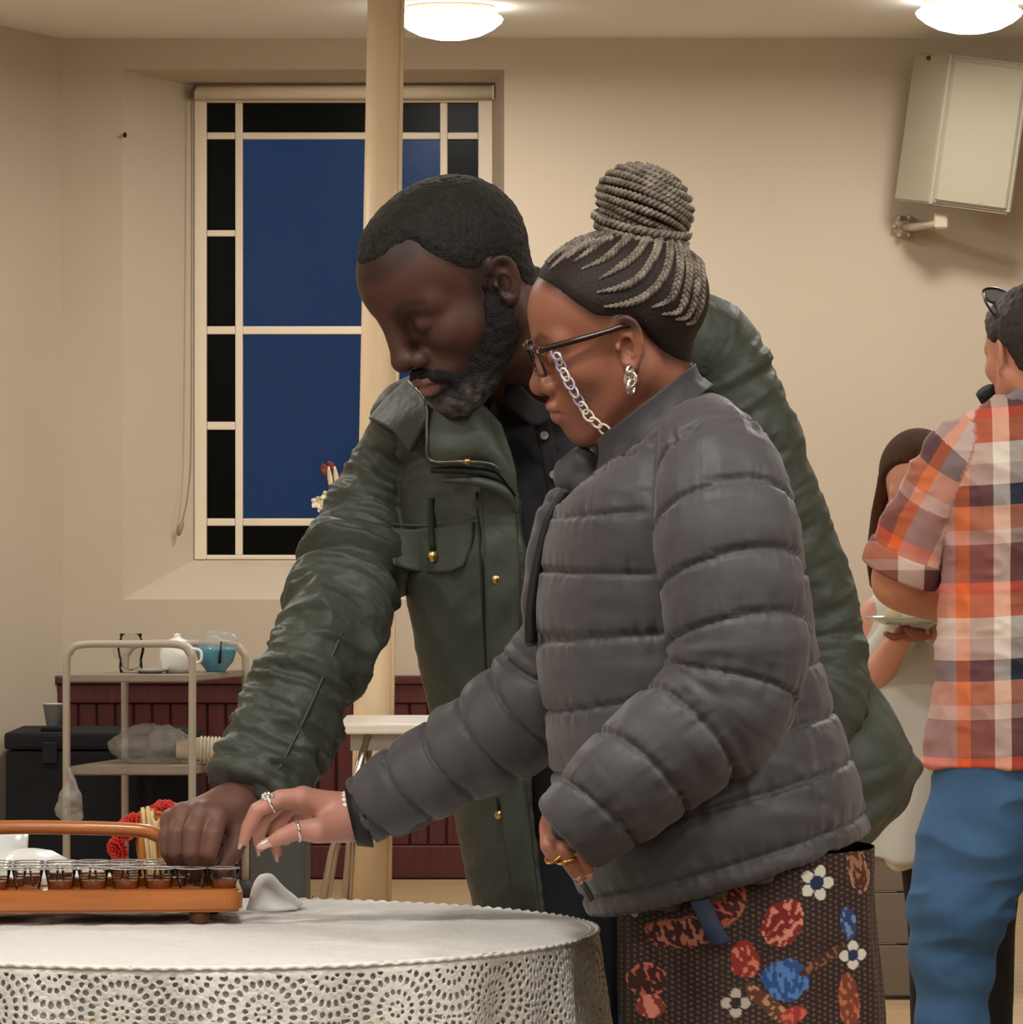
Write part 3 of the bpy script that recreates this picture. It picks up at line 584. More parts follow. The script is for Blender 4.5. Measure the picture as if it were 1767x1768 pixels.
hpts = [(TL - .034, .792), (TL - .038, .80), (TL - .055, .818), (TL - .078, .838), (TL - .102, .8525), (TL - .13, .859), (TL * .5, .8625), (.16, .862), (.132, .856), (.108, .84), (.085, .82), (.066, .802), (.062, .792)]
tube('handle', [TP(l, hw, z) for l, z in hpts], .0085, m_wood, tray, 12, 70)
# small glasses, each with a little juice
m_gl = thin_glass('small_clear_glass'); m_juice = mat('amber_juice', '#8c4a20', .15, spec=.5)
gme = lathe_me('glass', [(0, .003), (.0125, 0), (.0135, .004), (.0148, .024), (.0178, .038), (.0192, .045)], 24); gme.materials.append(m_gl); gme.polygons.foreach_set('use_smooth', [True] * len(gme.polygons))
rme = py_mesh('rim', *[[tuple(v) for v in q] if i == 0 else [tuple(dict.fromkeys(f)) for f in q] for i, q in enumerate(sweep([(.0191 * math.cos(a), .0191 * math.sin(a), .045) for a in np.linspace(0, 2 * math.pi, 25)], .0007, 5, None, True))]); rme.materials.append(mat('glass_rim_sparkle', '#b5b1aa', .05, spec=1., coat=1.)); rme.polygons.foreach_set('use_smooth', [True] * len(rme.polygons))  # pale glossy rim colour stands in for sparkle on the glass lip
jme = lathe_me('juice', [(0, .0055), (.0120, .0065), (.0138, .023), (.0146, .031), (0, .031)], 16); jme.materials.append(m_juice)
for i, (l, w) in enumerate(cup_at):
    r_ = 0 if w < .05 else 1 if w < .1 else 2 if w < .14 else 3
    o = bpy.data.objects.new('communion_glass', gme); C.objects.link(o); o.location = tuple(TP(l, w, .772))
    tag(o, 'small glass in the %s row of the wooden tray, %s from its right end' % (('front', 'second', 'third', 'back')[r_], ORD[round((TL - .022 - l) / .039 - .25 * (r_ == 1))]), 'glass', 'small glasses in the wooden tray')
    j = bpy.data.objects.new('rim', rme); C.objects.link(j); j.parent = o
    if i % 5 != 1:
        j = bpy.data.objects.new('juice', jme); C.objects.link(j); j.parent = o
# ---- behind the tray
m_wc = mat('white_cloth_napkin', '#f2f3ef', .75, bump=(60, .3, .004)); m_wb = mat('white_ceramic', '#e9ebe7', .25, spec=.6)
wbw = P(48, 1545, 5.92); tag(lathe('white_bowl', [(.05, 0), (.064, .004), (.0635, .02), (.058, .04), (.046, .056), (.028, .066), (.01, .069), (0, .0695)], (wbw[0], 5.95, TZ + .003), m_wb, None, 36), 'white domed bowl turned upside down behind the tray', 'bowl')
wbw2 = P(-8, 1545, 6.0); tag(lathe('white_dish', [(.03, 0), (.05, .02), (.06, .05), (.062, .085), (.06, .085), (.055, .05), (.03, .006), (0, .005)], (wbw2[0] - .02, 6.0, TZ + .003), m_wb, None, 28), 'tall white dish at the left edge of the picture', 'dish')
c = P(160, 1510, 5.93); tag(crumple('crumpled_napkin', (c[0], 5.93, TZ + .024), (.026, .024, .024), 2.2, m_wc, None, .003, .006), 'small crumpled white napkin behind the glasses', 'napkin')
nk = P(468, 1545, 5.88)
tag(patch('folded_napkin', [[(nk[0] - .028, 5.84, TZ + .004), (nk[0] - .022, 5.85, TZ + .03), (nk[0] - .012, 5.87, TZ + .042), (nk[0] - .004, 5.92, TZ + .036)], [(nk[0] - .012, 5.83, TZ + .004), (nk[0] - .006, 5.84, TZ + .032), (nk[0] + .002, 5.87, TZ + .044), (nk[0] + .008, 5.92, TZ + .03)],
      [(nk[0] + .014, 5.83, TZ + .004), (nk[0] + .014, 5.845, TZ + .02), (nk[0] + .018, 5.87, TZ + .028), (nk[0] + .02, 5.92, TZ + .018)], [(nk[0] + .034, 5.84, TZ + .004), (nk[0] + .034, 5.85, TZ + .005), (nk[0] + .036, 5.87, TZ + .005), (nk[0] + .036, 5.92, TZ + .004)]], m_wc, None, 20, 20, .003, lambda u, v: .002 * np.sin(u * 7 + v * 5)), 'folded white napkin peaked beside the right end of the tray', 'napkin')
# ---- bunch of red carnations with straw-coloured wrapping
bq = empty('flower_bunch', tuple(P(262, 1545, 5.93)), 'bunch of red carnations in orange wrapping behind the tray handle', 'flowers')
m_rp = mat('red_carnation_petal', '#c42a1c', .6); m_wrap = mat('orange_straw_wrap', '#c98a3e', .6, vary=('#b5702c', 20, .2)); m_cr2 = mat('cream_ribbon', '#e2c894', .5); YQ = 5.93
def carnation(px, py, Y, R, ax):
    f = sub('carnation', tuple(P(px, py, Y)), bq); c = P(px, py, Y); ax = nrm(ax); s = nrm(np.cross(ax, (0, 1, .2))); t = np.cross(ax, s)
    for ring_, (n, tilt, L) in enumerate(((9, .15, R), (8, .55, R * .9), (6, .95, R * .75), (4, 1.3, R * .6))):
        for k in range(n):
            a = 2 * math.pi * k / n + ring_ * .4; d = math.cos(tilt) * (math.cos(a) * s + math.sin(a) * t) + math.sin(tilt) * ax
            nn = nrm(ax - d * (ax @ d)) if abs(ax @ d) < .99 else s; w = nrm(np.cross(d, nn)); g = []
            for u in np.linspace(0.1, 1, 4): g.append([c + d * u * L + w * L * .42 * u * v + nn * (L * .12 * u * math.sin(v * 7 + k) - .15 * L * u * u) for v in np.linspace(-1, 1, 6)])
            patch('petal', g, m_rp, f, 9, 6, .0008)
carnation(228, 1428, YQ, .02, (-.6, -.5, .5)); carnation(287, 1404, YQ + .01, .021, (.2, -.5, .8)); carnation(204, 1466, YQ + .01, .016, (-.5, -.6, -.3)); carnation(212, 1436, YQ + .02, .018, (-.8, -.3, .4))
patch('wrapping', [[P(242, 1400, YQ), P(258, 1396, YQ - .015), P(278, 1402, YQ)], [P(236, 1440, YQ), P(256, 1440, YQ - .022), P(280, 1440, YQ)], [P(238, 1476, YQ), P(258, 1480, YQ - .02), P(282, 1478, YQ)], [P(252, 1530, YQ), P(264, 1535, YQ - .01), P(276, 1530, YQ)]], m_wrap, bq, 18, 20, .002, lambda u, v: .004 * np.sin(u * 18))
patch('ribbon', [[P(262, 1410, YQ - .03), P(270, 1418, YQ - .035), P(277, 1412, YQ - .03)], [P(264, 1450, YQ - .03), P(270, 1452, YQ - .036), P(276, 1450, YQ - .03)]], m_cr2, bq, 8, 10, .0015)
for x0, y0, x1, y1 in ((246, 1394, 262, 1530), (255, 1392, 268, 1535), (262, 1400, 272, 1535)): tube('stalk', [P(x0, y0, YQ - .026), P((x0 + x1) / 2, (y0 + y1) / 2, YQ - .03), P(x1, y1, YQ - .012)], .0026, m_cr2, bq, 6, 8)
# ------------------------------------------------------------------ heads
def ear_sdf(qm, e, tilt=.35, out=.4, sc=1.):
    ct, st = math.cos(tilt), math.sin(tilt); co, so = math.cos(out), math.sin(out)
    ax = np.array([ct * co, -so, st * co]); ax = nrm(np.array([co, -so, 0]) * ct + np.array([0, 0, 1]) * st)
    az = nrm(np.array([0, 0, 1]) * ct - np.array([co, -so, 0]) * st); ay = np.cross(az, ax)
    q = (qm - np.asarray(e)) @ np.stack([ax, ay, az], 1) / sc; x, y, z = q.T
    w = 1 + .18 * np.clip(z / .03, -1, 1)
    rr = np.sqrt((x / (.0165 * w)) ** 2 + (z / .029) ** 2)
    d = ell(q, (0, 0, 0), (.0185, .0042, .031))
    hel = np.sqrt(((rr - 1) * .0175) ** 2 + (y - .0052) ** 2) - .0031; hel = np.where((x > .006) & (z < 0.012) & (z > -.02), hel + .003, hel)
    d = smin(d, hel, .003)
    ah = np.sqrt((np.sqrt(((x + .001) / .0105) ** 2 + ((z - .002) / .018) ** 2) - 1) ** 2 * .012 ** 2 + (y - .0048) ** 2) - .0021; ah = np.where(x > .0, ah + .004, ah)
    d = smin(d, ah, .003)
    d = smin(d, ell(q, (.002, .001, -.029), (.009, .005, .009)), .005); d = smin(d, sph(q, (.0125, .004, -.005), .0045), .004)
    return d * sc, ell(q, (.0035, .004, -.005), (.0078, .0105, .0115)) * sc, ell(q, (-.001, .006, .015), (.007, .0055, .006)) * sc
def head_sdf(q, g):
    qm = q.copy(); qm[:, 1] = np.abs(qm[:, 1]); G = g.get
    d = ell(q, G('cran_c', (-.014, 0, .04)), G('cran_r', (.103, .078, .088)))
    d = smin(d, ell(q, G('fore_c', (.03, 0, .038)), G('fore_r', (.064, .064, .062))), .03)
    d = smin(d, ell(q, (.028, 0, -.035), G('face_r', (.058, .056, .07))), .035)
    d = smin(d, cone(qm, (-.004, .05, -.045), (.06, .018, -.098), .022, .019), .03)
    d = smin(d, sph(q, G('chin', (.072, 0, -.098)), .0195), .022)
    d = smin(d, ell(qm, (.058, .044, -.024), (.026, .02, .021)), .025)
    d = smin(d, ell(q, (.074, 0, -.064), G('muz_r', (.028, .034, .026))), .02)
    d = smin(d, cone(qm, (.087, .008, .02), (.072, .05, .016), G('brow', .012), .01), .016)
    d = smax(d, -ell(qm, (.104, .034, -.003), (.02, .019, .014)), .016)
    d = smin(d, sph(qm, (.0775, .0335, -.004), .0145), .006)
    slit = chain(qm, [(.0925, .0225, -.0085), (.0935, .033, -.0115), (.0855, .046, -.0095)], [.001, .0012, .001]); d = smax(d, -slit, .0022)
    crease = chain(qm, [(.0905, .0215, .003), (.0925, .034, .0065), (.084, .047, .0025)], [.0006, .001, .0006]); d = smax(d, -crease, .003)
    nt = np.array(G('nose', (.113, 0, -.032)))
    d = smin(d, cone(q, G('root', (.09, 0, .01)), nt + (-.002, 0, .004), G('root_r', .0085), .0112), .012); d = smin(d, sph(q, nt, .0125), .007)
    d = smin(d, ell(qm, nt + (-.0115, G('ala', .0155), -.004), (.012, .009, .0095)), .006)
    d = smax(d, -ell(qm, nt + (-.004, .0085, -.0125), (.0055, .004, .004)), .004)
    lz = G('lip', 0.)
    d = smin(d, ell(qm, (.0975, .008, -.0615 + lz), (.0095, .015, .0072)), .005)
    d = smin(d, ell(q, (.0945, 0, -.0755 + lz), (.0098, .02, .0078)), .006)
    slit = chain(qm, [(.108, 0, -.068 + lz), (.101, .014, -.0675 + lz), (.088, .026, -.0695 + lz)], [.0012, .0012, .001]); d = smax(d, -slit, .003)
    e_, c1, c2 = ear_sdf(qm, G('ear', (-.008, .0775, -.006)), G('ear_t', .2), G('ear_o', .45), G('ear_s', 1.)); d = smin(d, e_, .006); d = smax(smax(d, -c1, .003), -c2, .003)
    return d
def ray_hit(fn, px, py, Y0=4.9, R=None, o=None, s=1.):
    c = np.array([0, 0, H]); v = nrm(P(px, py, 5.) - c); t = Y0
    for _ in range(90):
        p = c + v * t; q = ((p - o) @ R / s)[None]; d = float(fn(q)[0]) * s
        if abs(d) < 3e-4: return p
        t += d * .8
        if t > 7: break
    return None
def interp_mask(x, xs, zs): return np.interp(x, xs, zs)

m_skin_m = mat('deep_brown_skin', '#5a3a30', .5, spec=.4, attr=True, bump=(420, .12, .0006))
m_skin_w = mat('warm_brown_skin', '#8a5740', .42, spec=.45, attr=True, bump=(420, .1, .0005))
m_hair_m = mat('short_black_curls', '#15120f', .75, spec=.3, vary=('#2b2722', 200, .4), bump=(330, .8, .003))
m_beard = mat('black_beard_flecked_grey', '#141110', .7, spec=.3, attr=True, bump=(350, .8, .003))
m_cap = mat('dark_scalp_hair', '#241a15', .6, spec=.3, bump=(300, .5, .002))
m_braid = mat('brown_braid_with_highlights', '#3a3029', .45, spec=.55, vary=('#8d8272', 70, .3), bump=(500, .3, .001))  # ash tone mixed in paints gloss highlights on dark brown hair

# ==================================================================== WOMAN
HW = rot_head(87, 15.5, -7); sW = .965
oW = np.array([.1235, 5.47, 1.447])
gW = dict(cran_c=(-.014, 0, .036), cran_r=(.102, .077, .082), fore_r=(.067, .064, .064), brow=.0095, nose=(.1065, 0, -.034), chin=(.071, 0, -.097), face_r=(.058, .058, .07), ear=(-.004, .0785, -.004), ear_t=.1)
woman = empty('person', (.22, 5.45, 0), 'person in a grey quilted puffer jacket and glasses with hair braided up into a bun', 'person')
LW = lambda p: (np.asarray(p) - oW) @ HW / sW
nkW = LW(P(1125, 800, 5.47))
def whead(q):
    d = head_sdf(q, gW)
    return smin(d, chain(q, [(-.022, 0, -.03), (-.03, 0, -.09), nkW], [.052, .05, .054]), .02)
SK_W = np.array(lin('#96604a')); SK_W2 = np.array(lin('#b98372')); LIP_W = np.array(lin('#a96e64')); BROW_W = np.array(lin('#4a2c20'))
def wcol(q):
    qm = q.copy(); qm[:, 1] = np.abs(qm[:, 1]); c = np.tile(SK_W, (len(q), 1))
    def mix(col, w): c[:] = c * (1 - w[:, None]) + col * w[:, None]
    sm = lambda d, a: np.clip(1 - d / a, 0, 1)
    zl = interp_mask(q[:, 0], [-.13, -.08, -.04, -.02, .012, .028, .045, .06, .075, .1], [-.07, -.06, -.035, .01, .03, .036, .055, .075, .09, .105]); mix(np.array(lin('#2c1d16')), .85 * np.clip((q[:, 2] - zl + .016) / .018, 0, 1))
    mix(LIP_W, sm(np.minimum(ell(qm, (.1, .008, -.0615), (.01, .016, .008)), ell(q, (.097, 0, -.0755), (.01, .021, .0085))), .002) * .8)
    mix(BROW_W, .75 * sm(chain(qm, [(.1, .014, .02), (.093, .034, .027), (.08, .052, .02)], [.002, .0028, .001]), .003))
    mix(np.array(lin('#2a1a14')), .8 * sm(chain(qm, [(.0925, .0225, -.0085), (.0935, .033, -.0115), (.0855, .046, -.0095)], [.0008, .001, .0008]), .002))
    return c
Vh, Qh = nets(whead, (-.14, -.1, -.27), (.14, .1, .14), .0022)
parts = [(Vh * sW @ HW.T + oW, Qh, wcol(Vh))]
# right hand reaching out, left hand at the jacket hem
Y1 = 5.68
def hp(l): return [P(*a) for a in l]
rh_f = [([P(520, 1378, 5.655), P(484, 1378, 5.645), P(444, 1399, 5.64), P(429, 1428, 5.642), P(421, 1452, 5.645)], [.0125, .0105, .0095, .0085, .0065]),
        ([P(523, 1376, 5.672), P(486, 1384, 5.665), P(455, 1412, 5.665), P(447, 1440, 5.668), P(449, 1462, 5.672)], [.0125, .0105, .0095, .0085, .0065]),
        ([P(528, 1382, 5.69), P(498, 1396, 5.685), P(478, 1426, 5.684), P(474, 1452, 5.686), P(479, 1472, 5.69)], [.0115, .0098, .0088, .008, .006]),
        ([P(536, 1392, 5.705), P(512, 1410, 5.702), P(498, 1434, 5.7), P(494, 1452, 5.7)], [.0105, .009, .008, .006]),
        ([P(580, 1430, 5.655), P(548, 1434, 5.63), P(512, 1434, 5.622), P(484, 1446, 5.62), P(463, 1456, 5.62)], [.016, .0145, .0115, .0098, .0058])]
def rhand(p):
    d = chain(p, [P(665, 1402, 5.68), P(610, 1412, 5.68), P(585, 1410, 5.678)], [.027, .0235, .0235])
    for f in rh_f[:4]: d = smin(d, cone(p, P(592, 1408, 5.678), f[0][0], .021, .0125), .012)
    d = smin(d, cone(p, P(598, 1424, 5.665), rh_f[4][0][1], .02, .0145), .014)
    for f, r in rh_f: d = smin(d, chain(p, f, r), .004)
    return d
a, b = P(400, 1340, 5.6), P(690, 1495, 5.74); Vr, Qr = nets(rhand, (a[0], 5.58, b[2]), (b[0], 5.75, a[2]), .0018)
def hand_col(V, tips): 
    c = np.tile(SK_W2, (len(V), 1)); n = vnoise(V * 60) * .06; return c * (1 + n[:, None])
parts.append((Vr, Qr, hand_col(Vr, 0)))
Y2 = 5.235
lh_f = [([P(950, 1432, Y2), P(949, 1460, Y2 - .012), P(957, 1476, Y2 - .012), P(972, 1484, Y2)], [.0115, .0105, .0092, .0072]),
        ([P(964, 1440, Y2), P(976, 1470, Y2 - .016), P(984, 1490, Y2 - .014), P(999, 1517, Y2 - .004)], [.0105, .0096, .0085, .006]),
        ([P(985, 1450, Y2 - .005), P(1005, 1474, Y2 - .016), P(1012, 1490, Y2 - .014), P(1016, 1511, Y2 - .004)], [.0105, .0092, .0082, .0058])]
def lhand(p):
    d = chain(p, [P(1010, 1420, Y2 + .01), P(975, 1428, Y2 + .01)], [.03, .026])
    d = smin(d, ell(p, P(957, 1438, Y2 + .006), (.013, .024, .027)), .012)
    for f, r in lh_f: d = smin(d, chain(p, f, r), .0025)
    return d
a, b = P(920, 1385, 5.2), P(1060, 1540, 5.2); Vl, Ql = nets(lhand, (a[0], 5.17, b[2]), (b[0], 5.3, a[2]), .0018)
parts.append((Vl, Ql, np.tile(np.array(lin('#a8705a')), (len(Vl), 1))))
# trunk, arms, legs and feet under the clothes
def wbody(p):
    d = chain(p, [P(1140, 790, 5.46), P(1165, 1000, 5.46), P(1200, 1300, 5.46), P(1250, 1480, 5.46)], [.05, .085, .085, .085], .03)
    for sx in (-.075, .075):
        d = smin(d, chain(p, [(.235, 5.45 + sx, .84), (.24, 5.45 + sx, .46), (.25, 5.45 + sx, .09)], [.068, .05, .04]), .03)
        d = smin(d, cone(p, (.25, 5.45 + sx, .04), (.1, 5.45 + sx, .03), .038, .03), .02)
    d = smin(d, chain(p, [P(1180, 840, 5.36), P(1255, 900, 5.28), P(1275, 1160, 5.245), P(1030, 1400, 5.235)], [.03, .035, .035, .03]), .03)
    return smin(d, chain(p, [P(1140, 830, 5.6), P(1120, 900, 5.63), P(950, 1190, 5.66), P(670, 1400, 5.68)], [.05, .05, .042, .026]), .03)
Vb, Qb = nets(wbody, (-.2, 5.15, -.01), (.5, 5.76, 1.32), .012)
parts.append((Vb, Qb, SK_W))
wb_o = joined('body', parts, m_skin_w, woman)
# fingernails, rings, bracelets
m_nail = mat('glossy_mauve_nail', '#c9a197', .12, spec=.8, coat=.6); m_silver = mat('silver', '#e8e4dc', .18, 1.); m_gold = mat('gold', '#e3b568', .2, 1.); m_pearl = mat('pearl', '#efe4d2', .25, spec=.7)
def nail_on(tip, prev, nor, L=.018, W=.0055):
    tip, prev, nor = map(np.asarray, (tip, prev, nor)); t = nrm(tip - prev); n = nrm(nor - t * (nor @ t)); s = np.cross(t, n); g = []
    for u in np.linspace(0, 1, 6): 
        w = W * (1 - .15 * u) * (1 if u < .6 else math.sqrt(max(0., 1 - ((u - .6) / .42) ** 2)))
        g.append([tip + t * (u * L - L * .45) + s * w * v + n * (.0062 - .0025 * v * v - .0022 * u) for v in (-1, -.5, 0, .5, 1)])
    return patch('fingernail', g, m_nail, wb_o, 8, 10, .0012)
nail_on(rh_f[4][0][4], rh_f[4][0][3], (.0, -1, .35), .026, .0062)
for k in (0, 1, 2): nail_on(rh_f[k][0][-1], rh_f[k][0][-2], (-1, -.5, .1), .02, .005)
for k in (1, 2): nail_on(lh_f[k][0][-1], lh_f[k][0][-2], (0, -1, .1), .012, .0048)
def ring(name, c, ax, r, th, m, parent, n=20, flat=1.):
    ax = nrm(ax); s = nrm(np.cross(ax, (0.3, .2, 1))); t = np.cross(ax, s)
    return tube(name, [np.asarray(c) + r * (math.cos(a) * s + math.sin(a) * t) for a in np.linspace(0, 2 * math.pi, n + 1)], th, m, parent, 6, None, True, flat)
f = rh_f[0][0]; rg = ring('finger_ring', f[1] * .55 + f[2] * .45, f[2] - f[1], .0112, .0022, m_silver, wb_o)
cR = P(463, 1377, 5.638)
for k in range(9):
    a = k * 2 * math.pi / 9; rr = 0 if k == 8 else .0065
    lathe('ring_stone', [(0, -.0028), (.0028, -.001), (.0032, .0004), (0, .0032)], tuple(cR + np.array([rr * math.cos(a) * .9, -.002, rr * math.sin(a) * .55 + .001])), m_silver, rg, 8)
f = rh_f[4][0]; ring('finger_ring', f[2] * .95 + f[1] * .05, f[3] - f[1], .0122, .0021, m_silver, wb_o)
f = lh_f[0][0]; ring('finger_ring', f[2], f[3] - f[1], .0112, .0018, m_gold, wb_o); f = lh_f[1][0]; ring('finger_ring', f[1] * .35 + f[2] * .65, f[2] - f[1], .0112, .0022, m_gold, wb_o)
for k, (px, py) in enumerate(((590, 1411), (600, 1410), (611, 1410))):
    c0 = P(px, py, 5.678); axb = nrm(P(665, 1402, 5.68) - P(600, 1412, 5.68)); s = np.array([0, 1., 0]); t = np.cross(axb, s)
    br = sub('bracelet', tuple(c0), woman)
    for j in range(22):
        a = 2 * math.pi * j / 22; lathe('bead', [(0, -.0044), (.0036, -.0028), (.0045, 0), (.0036, .0028), (0, .0044)], tuple(c0 + (.0262 + .0004 * k) * (math.cos(a) * s + math.sin(a) * t)), (m_gold, m_pearl, m_silver)[k], br, 8)
# ---- braided hair
def wcap(q):
    base = smin(ell(q, gW['cran_c'], gW['cran_r']), ell(q, (.03, 0, .038), gW['fore_r']), .03)
    base = smin(base, chain(q, [(-.022, 0, -.03), (-.03, 0, -.09)], [.052, .05]), .02)
    zl = interp_mask(q[:, 0], [-.13, -.08, -.04, -.02, .012, .028, .045, .06, .075, .1], [-.07, -.06, -.035, .01, .03, .036, .055, .075, .09, .105])
    return smax(base - .0002 - .0035 * np.clip((q[:, 2] - zl) / .02, 0, 1), (zl - q[:, 2]) * .7, .003)
hair = sculpt('hair', wcap, (-.14, -.1, -.12), (.12, .1, .14), .0025, m_cap, woman, None, HW * sW, oW)
def braid_geo(path, r, pitch, ph=0., taper=True):
    p = np.asarray(path); L = np.concatenate([[0], np.cumsum(np.linalg.norm(np.diff(p, axis=0), axis=1))]); n = max(10, int(L[-1] / pitch * 9))
    t = np.linspace(0, L[-1], n); c = np.stack([np.interp(t, L, p[:, i]) for i in range(3)], 1); T, S, N = frames(c, nrm(c.mean(0) - oW)); V, Q, o = [], [], 0
    for k in range(3):
        a = 2 * math.pi * (t / pitch + k / 3) / 1. + ph; tp = np.clip(.3 + .7 * t / .035, 0, 1) if taper else 1.; q = c + S * (tp * r * .62 * np.sin(a))[:, None] + N * (tp * r * .42 * np.sin(2 * a))[:, None]
        v, f = sweep(q, r * .5 * (np.clip(.3 + .7 * t / .035, 0, 1) if taper else np.ones(n)), 6); V.append(v); Q += [tuple(x + o for x in dict.fromkeys(g)) for g in f]; o += len(v)
    return np.vstack(V), Q
def braid(path, r=.0052, pitch=.018, name='braid', parent=None):
    V, Q = braid_geo(path, r, pitch, rng.random() * 6, name == 'braid'); return link(name, py_mesh(name, V, Q), m_braid, parent or hair)
bp = [[(330, 640), (430, 550), (620, 400), (700, 330)], [(400, 605), (520, 510), (680, 380), (750, 320)], [(440, 625), (560, 540), (740, 395), (790, 330)], [(490, 665), (640, 595), (760, 485), (850, 395), (870, 330)],
      [(590, 725), (720, 650), (825, 560), (895, 430), (910, 340)], [(580, 800), (740, 765), (850, 690), (930, 560), (950, 440), (950, 350)], [(620, 885), (780, 862), (900, 795), (980, 690), (1010, 560), (1000, 440)],
      [(900, 890), (1010, 840), (1055, 730), (1068, 600), (1035, 470)], [(960, 930), (1060, 910), (1105, 800), (1122, 640), (1065, 470)], [(1040, 960), (1110, 940), (1155, 830), (1165, 660), (1100, 490)], [(1100, 990), (1155, 960), (1190, 840), (1192, 680), (1130, 510)]]
bunC = P(1114, 352, 5.475); capf = lambda q: wcap(q)
for k, pl in enumerate(bp):
    w = []
    for cx_, cy_ in catmull([(a, b, 0) for a, b in pl], 14)[:, :2]:
        h_ = ray_hit(capf, 860 + cx_ * .2941, 270 + cy_ * .2941, R=HW, o=oW, s=sW)
        if h_ is not None: w.append(h_)
    if len(w) < 4: continue
    w = np.array(w); l = LW(w); l = l + nrm(l.mean(0)) * .0005
    end = LW(bunC) + np.array([0, 0, -.03]); l = np.vstack([l, l[-1] * .55 + end * .45]); l = catmull(l, 26)
    braid(l * sW @ HW.T + oW)
    lm = l.copy(); lm[:, 1] *= -1; braid(lm * sW @ HW.T + oW)
# top-of-head braids between the two sides, and the nape
capb = lambda q: smin(ell(q, gW['cran_c'], gW['cran_r']), ell(q, (.03, 0, .038), gW['fore_r']), .03) - .0035
for yy in (-.012, .012, 0.03, -.03):
    l = []
    for x in np.linspace(.062, -.02, 12):
        z = .16
        for _ in range(60):
            d = float(capb(np.array([[x, yy, z]]))[0]); z -= d * .7
            if abs(d) < 3e-4: break
        l.append((x, yy, z + .001))
    braid(np.array(l) * sW @ HW.T + oW)
# bun of coiled braids
bun = link('bun', py_mesh('bun', [(0, 0, 0)], []), m_cap, hair)
ax = nrm(np.array([.4, .04, .92])); u_ = nrm(np.cross(ax, (0, 1, 0))); v_ = np.cross(ax, u_); Rb = np.stack([u_, v_, ax], 1)
bpy.data.objects.remove(bun)
br_ = np.array([.054, .051, .041]); bun = sculpt('bun', lambda q: ell(q, (0, 0, 0), br_ - .004), (-.06, -.06, -.06), (.06, .06, .06), .004, m_cap, hair, None, Rb, bunC)
for k, la in enumerate(np.linspace(-58, 76, 11)):
    la = math.radians(la); t = np.linspace(0, 2 * math.pi, 40) + k
    tw = .05 * np.sin(t * 2 + k)
    l = np.stack([br_[0] * np.cos(la + tw) * np.cos(t), br_[1] * np.cos(la + tw) * np.sin(t), br_[2] * np.sin(la + tw)], 1); braid(l @ Rb.T + bunC, .0058, .017, 'bun_braid')
for k in range(2):                               # braids wound round the foot of the bun
    t = np.linspace(0, 2 * math.pi, 44); ax2 = nrm(np.array([.2, -.2, .95])); u2 = nrm(np.cross(ax2, (0, 1, 0))); v2 = np.cross(ax2, u2); c = bunC + np.array([-.004, 0, -.024 - .011 * k])
    braid(c + (.053 - .003 * k) * np.outer(np.cos(t), u2) + .048 * np.outer(np.sin(t), v2), .0066, .02, 'bun_braid')
# ---- glasses with a chain, earring
gl = sub('glasses', tuple(oW + HW @ (np.array([.1, 0, 0]) * sW)), woman)
m_frame = mat('dark_tortoiseshell', '#2a1713', .25, spec=.6); m_lens = glass_mat('spectacle_lens', (.97, .97, .97), .05)
W_ = lambda l: np.asarray(l) * sW @ HW.T + oW
for s in (-1, 1):
    r = []
    for a in np.linspace(0, 2 * math.pi, 33):
        e = .55; cx_, sx_ = math.cos(a), math.sin(a); yy = .029 * np.sign(cx_) * abs(cx_) ** e; zz = .0175 * np.sign(sx_) * abs(sx_) ** e
        r.append((.1085 + .12 * zz - .16 * max(0, abs(yy + s * .034) - .02), s * .034 + yy, -.0015 + zz))
    r = np.array(r); tube('rim', W_(r), .0019, m_frame, gl, 8, None, True)
    tube('brow_bar', W_(r[2:16]), [.002, .0034, .0034, .002], m_frame, gl, 8)
    V = np.vstack([W_(r[:-1]), W_(r[:-1].mean(0)[None])]); n = len(V) - 1; link('lens', py_mesh('lens', V, [(i, (i + 1) % n, n) for i in range(n)]), m_lens, gl)
    tube('temple', W_([(.1, s * .0635, .0135), (.094, s * .069, .0145), (.06, s * .077, .015), (.02, s * .0795, .0155), (-.005, s * .0805, .016), (-.02, s * .079, .006)]), [.0036, .0042, .0038, .0032, .003, .002], m_frame, gl, 8, 20, False, 1.)
    lathe('hinge', [(0, -.002), (.0022, -.002), (.0022, .002), (0, .002)], tuple(W_([(.102, s * .0635, .0125)])[0]), m_silver, gl, 8)
tube('bridge', W_([(.107, -.008, .004), (.109, 0, .007), (.107, .008, .004)]), .002, m_frame, gl, 8, 8)
hd = lambda q: whead(q)
lk = catmull([(960, 610, 0), (967, 628, 0), (978, 652, 0), (991, 676, 0), (1005, 700, 0), (1020, 722, 0), (1044, 742, 0)], 11); m_link = [mat('lilac_chain_link', '#b9b3d6', .3), mat('pearl_chain_link', '#e6dccf', .3)]
for k in range(len(lk)):
    p = ray_hit(hd, lk[k][0], lk[k][1], R=HW, o=oW, s=sW)
    if p is None: continue
    p = p + np.array([0, -.006, 0]); nx = lk[min(k + 1, 10)] - lk[max(k - 1, 0)]; t = nrm((nx[0], 0, -nx[1])); s = np.cross(t, (0, 1, 0)) if k % 2 == 0 else nrm(np.cross(t, (0, 1, 0)) * .75 + np.array([0, -.65, 0]))
    pts = [p + t * .0078 * math.cos(a) + s * .005 * math.sin(a) for a in np.linspace(0, 2 * math.pi, 19)]
    tube('chain_link', pts, .0014, m_link[k % 2 if k < 8 else 1], gl, 6, None, True)
er = sub('earring', tuple(P(1088, 640, 5.39)), woman)
